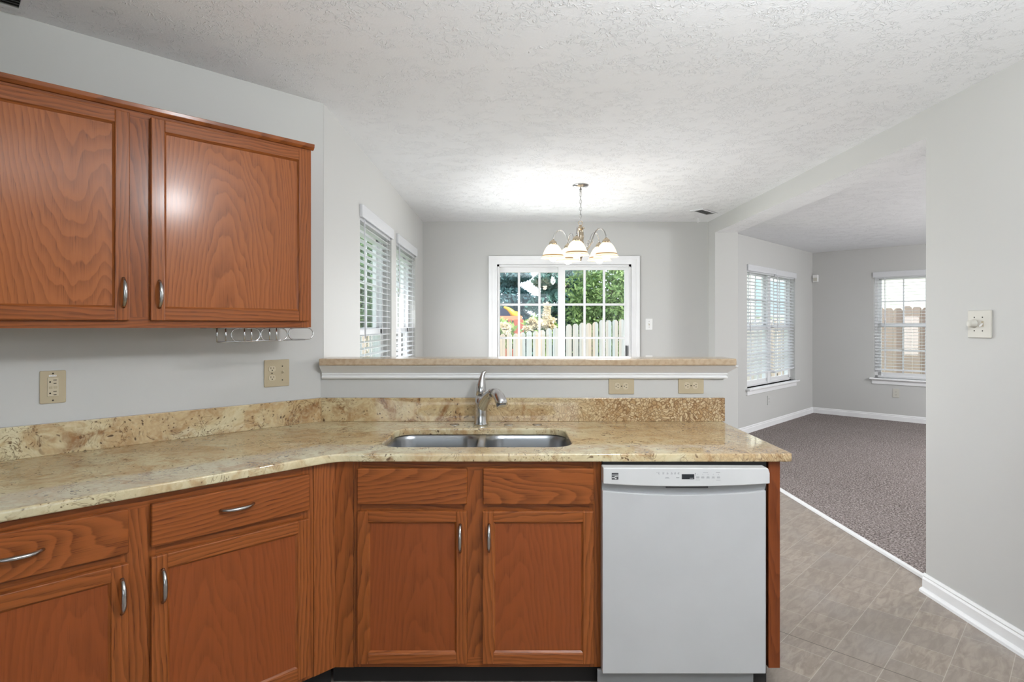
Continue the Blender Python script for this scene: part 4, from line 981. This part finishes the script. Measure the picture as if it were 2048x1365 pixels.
tree('spruce_tree', 'darker spruce tree in the middle of the view through the sliding door', 1.55, 16.2, [(1.55, 16.2, 2.6, 1.9, 1.7, 3.2)], 'spruce_dark', 28000, 0.08, 2, 'cone', group=G)
tree('leafy_tree', 'green leafy tree behind the fence, seen through the right door panel', 2.55, 14.6, [(2.5, 14.6, 2.3, 1.0, 0.9, 1.1), (2.0, 14.8, 1.6, 0.7, 0.7, 0.8), (3.2, 14.8, 1.9, 0.8, 0.8, 0.9), (2.6, 14.4, 1.1, 0.8, 0.7, 0.7)], 'leaf', 9500, 0.06, 3, group=G)
tree('leafy_tree', 'bright leafy tree at the right edge of the sliding door view', 4.0, 16.6, [(3.8, 16.4, 2.6, 1.1, 1.0, 1.2), (4.6, 16.6, 2.2, 1.1, 1.0, 1.3), (3.6, 16.4, 1.2, 0.9, 0.8, 0.9), (4.2, 16.6, 3.8, 1.0, 1.0, 1.0)], 'leaf_d', 13000, 0.06, 5, group=G)
tree('leafy_tree', 'leafy tree outside the dining windows on the left', -3.3, 12.2, [(-3.2, 12.2, 2.4, 1.1, 1.1, 1.3), (-3.8, 12.4, 1.5, 1.0, 1.0, 0.9), (-2.6, 12.6, 1.3, 0.7, 0.7, 0.8)], 'leaf_d', 16000, 0.06, 6)
# flowering shrubs in front of the spruces
def shrub(label, x, y, blobs, spikes, seed):
    rs = np.random.RandomState(seed)
    t = thing('flowering_shrub', label, 'shrub', 'W', (x, y, GZ), 'cream flowering shrubs')
    leaf_mesh('foliage', [leaves(rs, 500, b, (0.28, 0.25, 0.30), 0.07, shell=0.9) for b in blobs], 'shrub', t)
    leaf_mesh('blossom', [leaves(rs, 130, s_[:3], s_[3:6], 0.065, shell=0.8) for s_ in spikes], 'blossom', t)
    mb = MB()
    for b in blobs: mb.tube([(x, y, GZ), ((x + b[0]) / 2 + 0.03, y, (GZ + b[2]) / 2), b], [0.02, 0.015, 0.006], 6)
    for s_ in spikes: mb.tube([(x, y, GZ + 0.8), s_[:3]], [0.012, 0.004], 6)
    finish('stem', mb, 'shrub', t)
ys = 12.0
zz = lambda py: Z(py, ys)
shrub('tall cream flowering shrub above the fence left of the door centre', X(1085, ys), ys, [(X(1072, ys), ys, zz(662)), (X(1092, ys), ys, zz(664)), (X(1082, ys), ys, zz(672))],
      [(X(1064, ys), ys - 0.2, zz(643), 0.09, 0.08, 0.06), (X(1072, ys), ys - 0.2, zz(649), 0.13, 0.08, 0.06), (X(1086, ys), ys - 0.2, zz(646), 0.11, 0.08, 0.07), (X(1056, ys), ys - 0.2, zz(657), 0.09, 0.08, 0.04), (X(1099, ys), ys - 0.2, zz(641), 0.09, 0.08, 0.05), (X(1097, ys), ys - 0.2, zz(653), 0.10, 0.08, 0.07),
       (X(1092, ys), ys - 0.2, zz(633), 0.06, 0.06, 0.05), (X(1093, ys), ys - 0.2, zz(623), 0.045, 0.05, 0.05), (X(1093, ys), ys - 0.2, zz(614), 0.03, 0.04, 0.05)], 21)
shrub('low cream flowering shrub in front of the red playset', X(1004, ys), ys, [(X(1004, ys), ys, zz(668)), (X(998, ys), ys, zz(664))],
      [(X(1005, ys), ys - 0.2, zz(651), 0.13, 0.08, 0.04), (X(1012, ys), ys - 0.2, zz(655), 0.10, 0.08, 0.05), (X(1000, ys), ys - 0.2, zz(656), 0.10, 0.08, 0.06), (X(1014, ys), ys - 0.2, zz(663), 0.07, 0.08, 0.07)], 22)

# picket fence
def fence(run, x0, x1, y, top, label, mat, wid=0.100, step=0.118, grp=None):
    xm_ = (x0 + x1) / 2
    t = thing('fence', label, 'fence', run, (xm_, y, GZ), grp)
    mb = MB(); rr = random.Random(9); i = 0; x = x0
    while x < x1:
        zt_ = top(x) + rr.uniform(-0.02, 0.02); a_, b_ = x, x + wid; c_ = 0.03
        mb.prism([(a_, GZ), (b_, GZ), (b_, zt_ - c_ * 1.2), (b_ - c_, zt_), (a_ + c_, zt_), (a_, zt_ - c_ * 1.2)], y - 0.01 + rr.uniform(-0.004, 0.004), y + 0.009, 'Y')
        x += step
    finish('picket_panel', mb, mat, t, run, origin=(0, y, GZ))
    for zz_ in (0.25, 0.95):
        finish('rail', MB().prism([(x0, GZ + zz_), (x1, GZ + zz_), (x1, GZ + zz_ + 0.08), (x0, GZ + zz_ + 0.08)], y + 0.012, y + 0.05, 'Y'), mat, t, run)
    x = x0 + 0.3
    while x < x1:
        finish('post', MB().box(x, x + 0.09, y + 0.05, y + 0.14, GZ, top(x) - 0.05), mat, t, run); x += 2.4
    return t
def top1(x):
    if x > 1.92 and x < 2.35: return 1.46
    return 1.19 + max(0, min(1.6, x - 0.05)) * 0.125 + (0.03 if x > 0.55 else 0)
fence('W', -5.0, 6.0, 10.4, top1, 'weathered grey dog-eared picket fence across the yard outside the sliding door', 'fence')
fence('B', -2.8, 2.6, 12.3, lambda x: 1.66, 'tall reddish brown board fence outside the far right living room window', 'fence_b', 0.135, 0.14)

# playset
px0, py0 = X(1000, 13.5), 13.5
t = thing('playset', 'red wooden playset with yellow slide beyond the fence on the left', 'playset', 'W', (px0, py0, GZ))
finish('deck_rail', MB().box(px0 - 0.9, px0 + 0.50, py0 - 0.7, py0 - 0.62, 1.44, 1.54), 'orangewood', t)
mb = MB()
for i in range(11): mb.box(px0 - 0.85 + i * 0.13, px0 - 0.85 + i * 0.13 + 0.085, py0 - 0.70, py0 - 0.66, 0.75, 1.46)
finish('baluster', mb, 'redwood', t)
finish('deck', MB().box(px0 - 0.9, px0 + 0.5, py0 - 0.72, py0 + 0.6, 0.62, 0.76), 'redwood', t)
for dx in (-0.9, 0.42):
    for dy in (-0.72, 0.55): finish('post', MB().box(px0 + dx, px0 + dx + 0.09, py0 + dy, py0 + dy + 0.09, GZ, 1.44), 'redwood', t)
finish('canopy', MB().prism([(px0 - 0.9, 1.54), (px0 + 0.26, 1.54), (px0 + 0.14, 1.72), (px0 - 0.9, 1.72)], py0 - 0.3, py0 + 0.5, 'Y'), 'navy', t)
finish('slide', MB().tube([(px0 + 0.09, py0 - 0.50, 1.74), (px0 + 0.17, py0 - 0.50, 1.71), (px0 + 0.24, py0 - 0.5, 1.66), (px0 + 0.30, py0 - 0.5, 1.59), (px0 + 0.37, py0 - 0.45, 1.55), (px0 + 0.39, py0 - 0.1, 1.50), (px0 + 0.40, py0 + 0.8, 0.7), (px0 + 0.40, py0 + 1.6, -0.1)], [0.02, 0.04, 0.055, 0.075, 0.095, 0.10, 0.10, 0.10], 10), 'yellow', t)

# neighbouring houses
def house(label, run, x0, x1, y, depth, ztop, mat, wins, group=None, shutters=True):
    t = thing('neighbor_house', label, 'house', run, ((x0 + x1) / 2, y, GZ), group)
    finish('wall', MB().box(x0, x1, y, y + depth, GZ, ztop), mat, t, run)
    finish('roof', MB().prism([(y - 0.35, ztop), (y + depth + 0.35, ztop), (y + depth / 2, ztop + depth * 0.42)], x0 - 0.3, x1 + 0.3, 'X'), 'roof', t, run)
    for (a, b, c, d_) in wins:
        f = finish('window', MB().box(a - 0.06, b + 0.06, y - 0.03, y + 0.01, c - 0.06, d_ + 0.06), 'white', t, run)
        finish('pane', MB().box(a, b, y - 0.035, y - 0.02, c, d_), 'win_dark', f, run)
        if shutters:
            for s0, s1 in ((a - 0.36, a - 0.22), (b + 0.22, b + 0.36)):
                finish('shutter', MB().box(s0, s1, y - 0.04, y + 0.01, c - 0.05, d_ + 0.05), 'teal', t, run)
    return t
house('cream sided neighbour house with teal shutters outside the living room windows', 'W', 5.4, 15.5, 15.6, 7, 5.2, 'siding', [(6.95, 7.40, 1.6, 2.5)])
house('pale blue grey neighbour house outside the dining windows', 'W', -11.0, -3.4, 15.0, 7, 4.8, 'siding_b', [(-5.0, -4.2, 0.9, 2.4), (-8.0, -7.0, 0.9, 2.4)], shutters=False)

for o in bpy.data.objects:
    if '_b' in o: del o['_b']
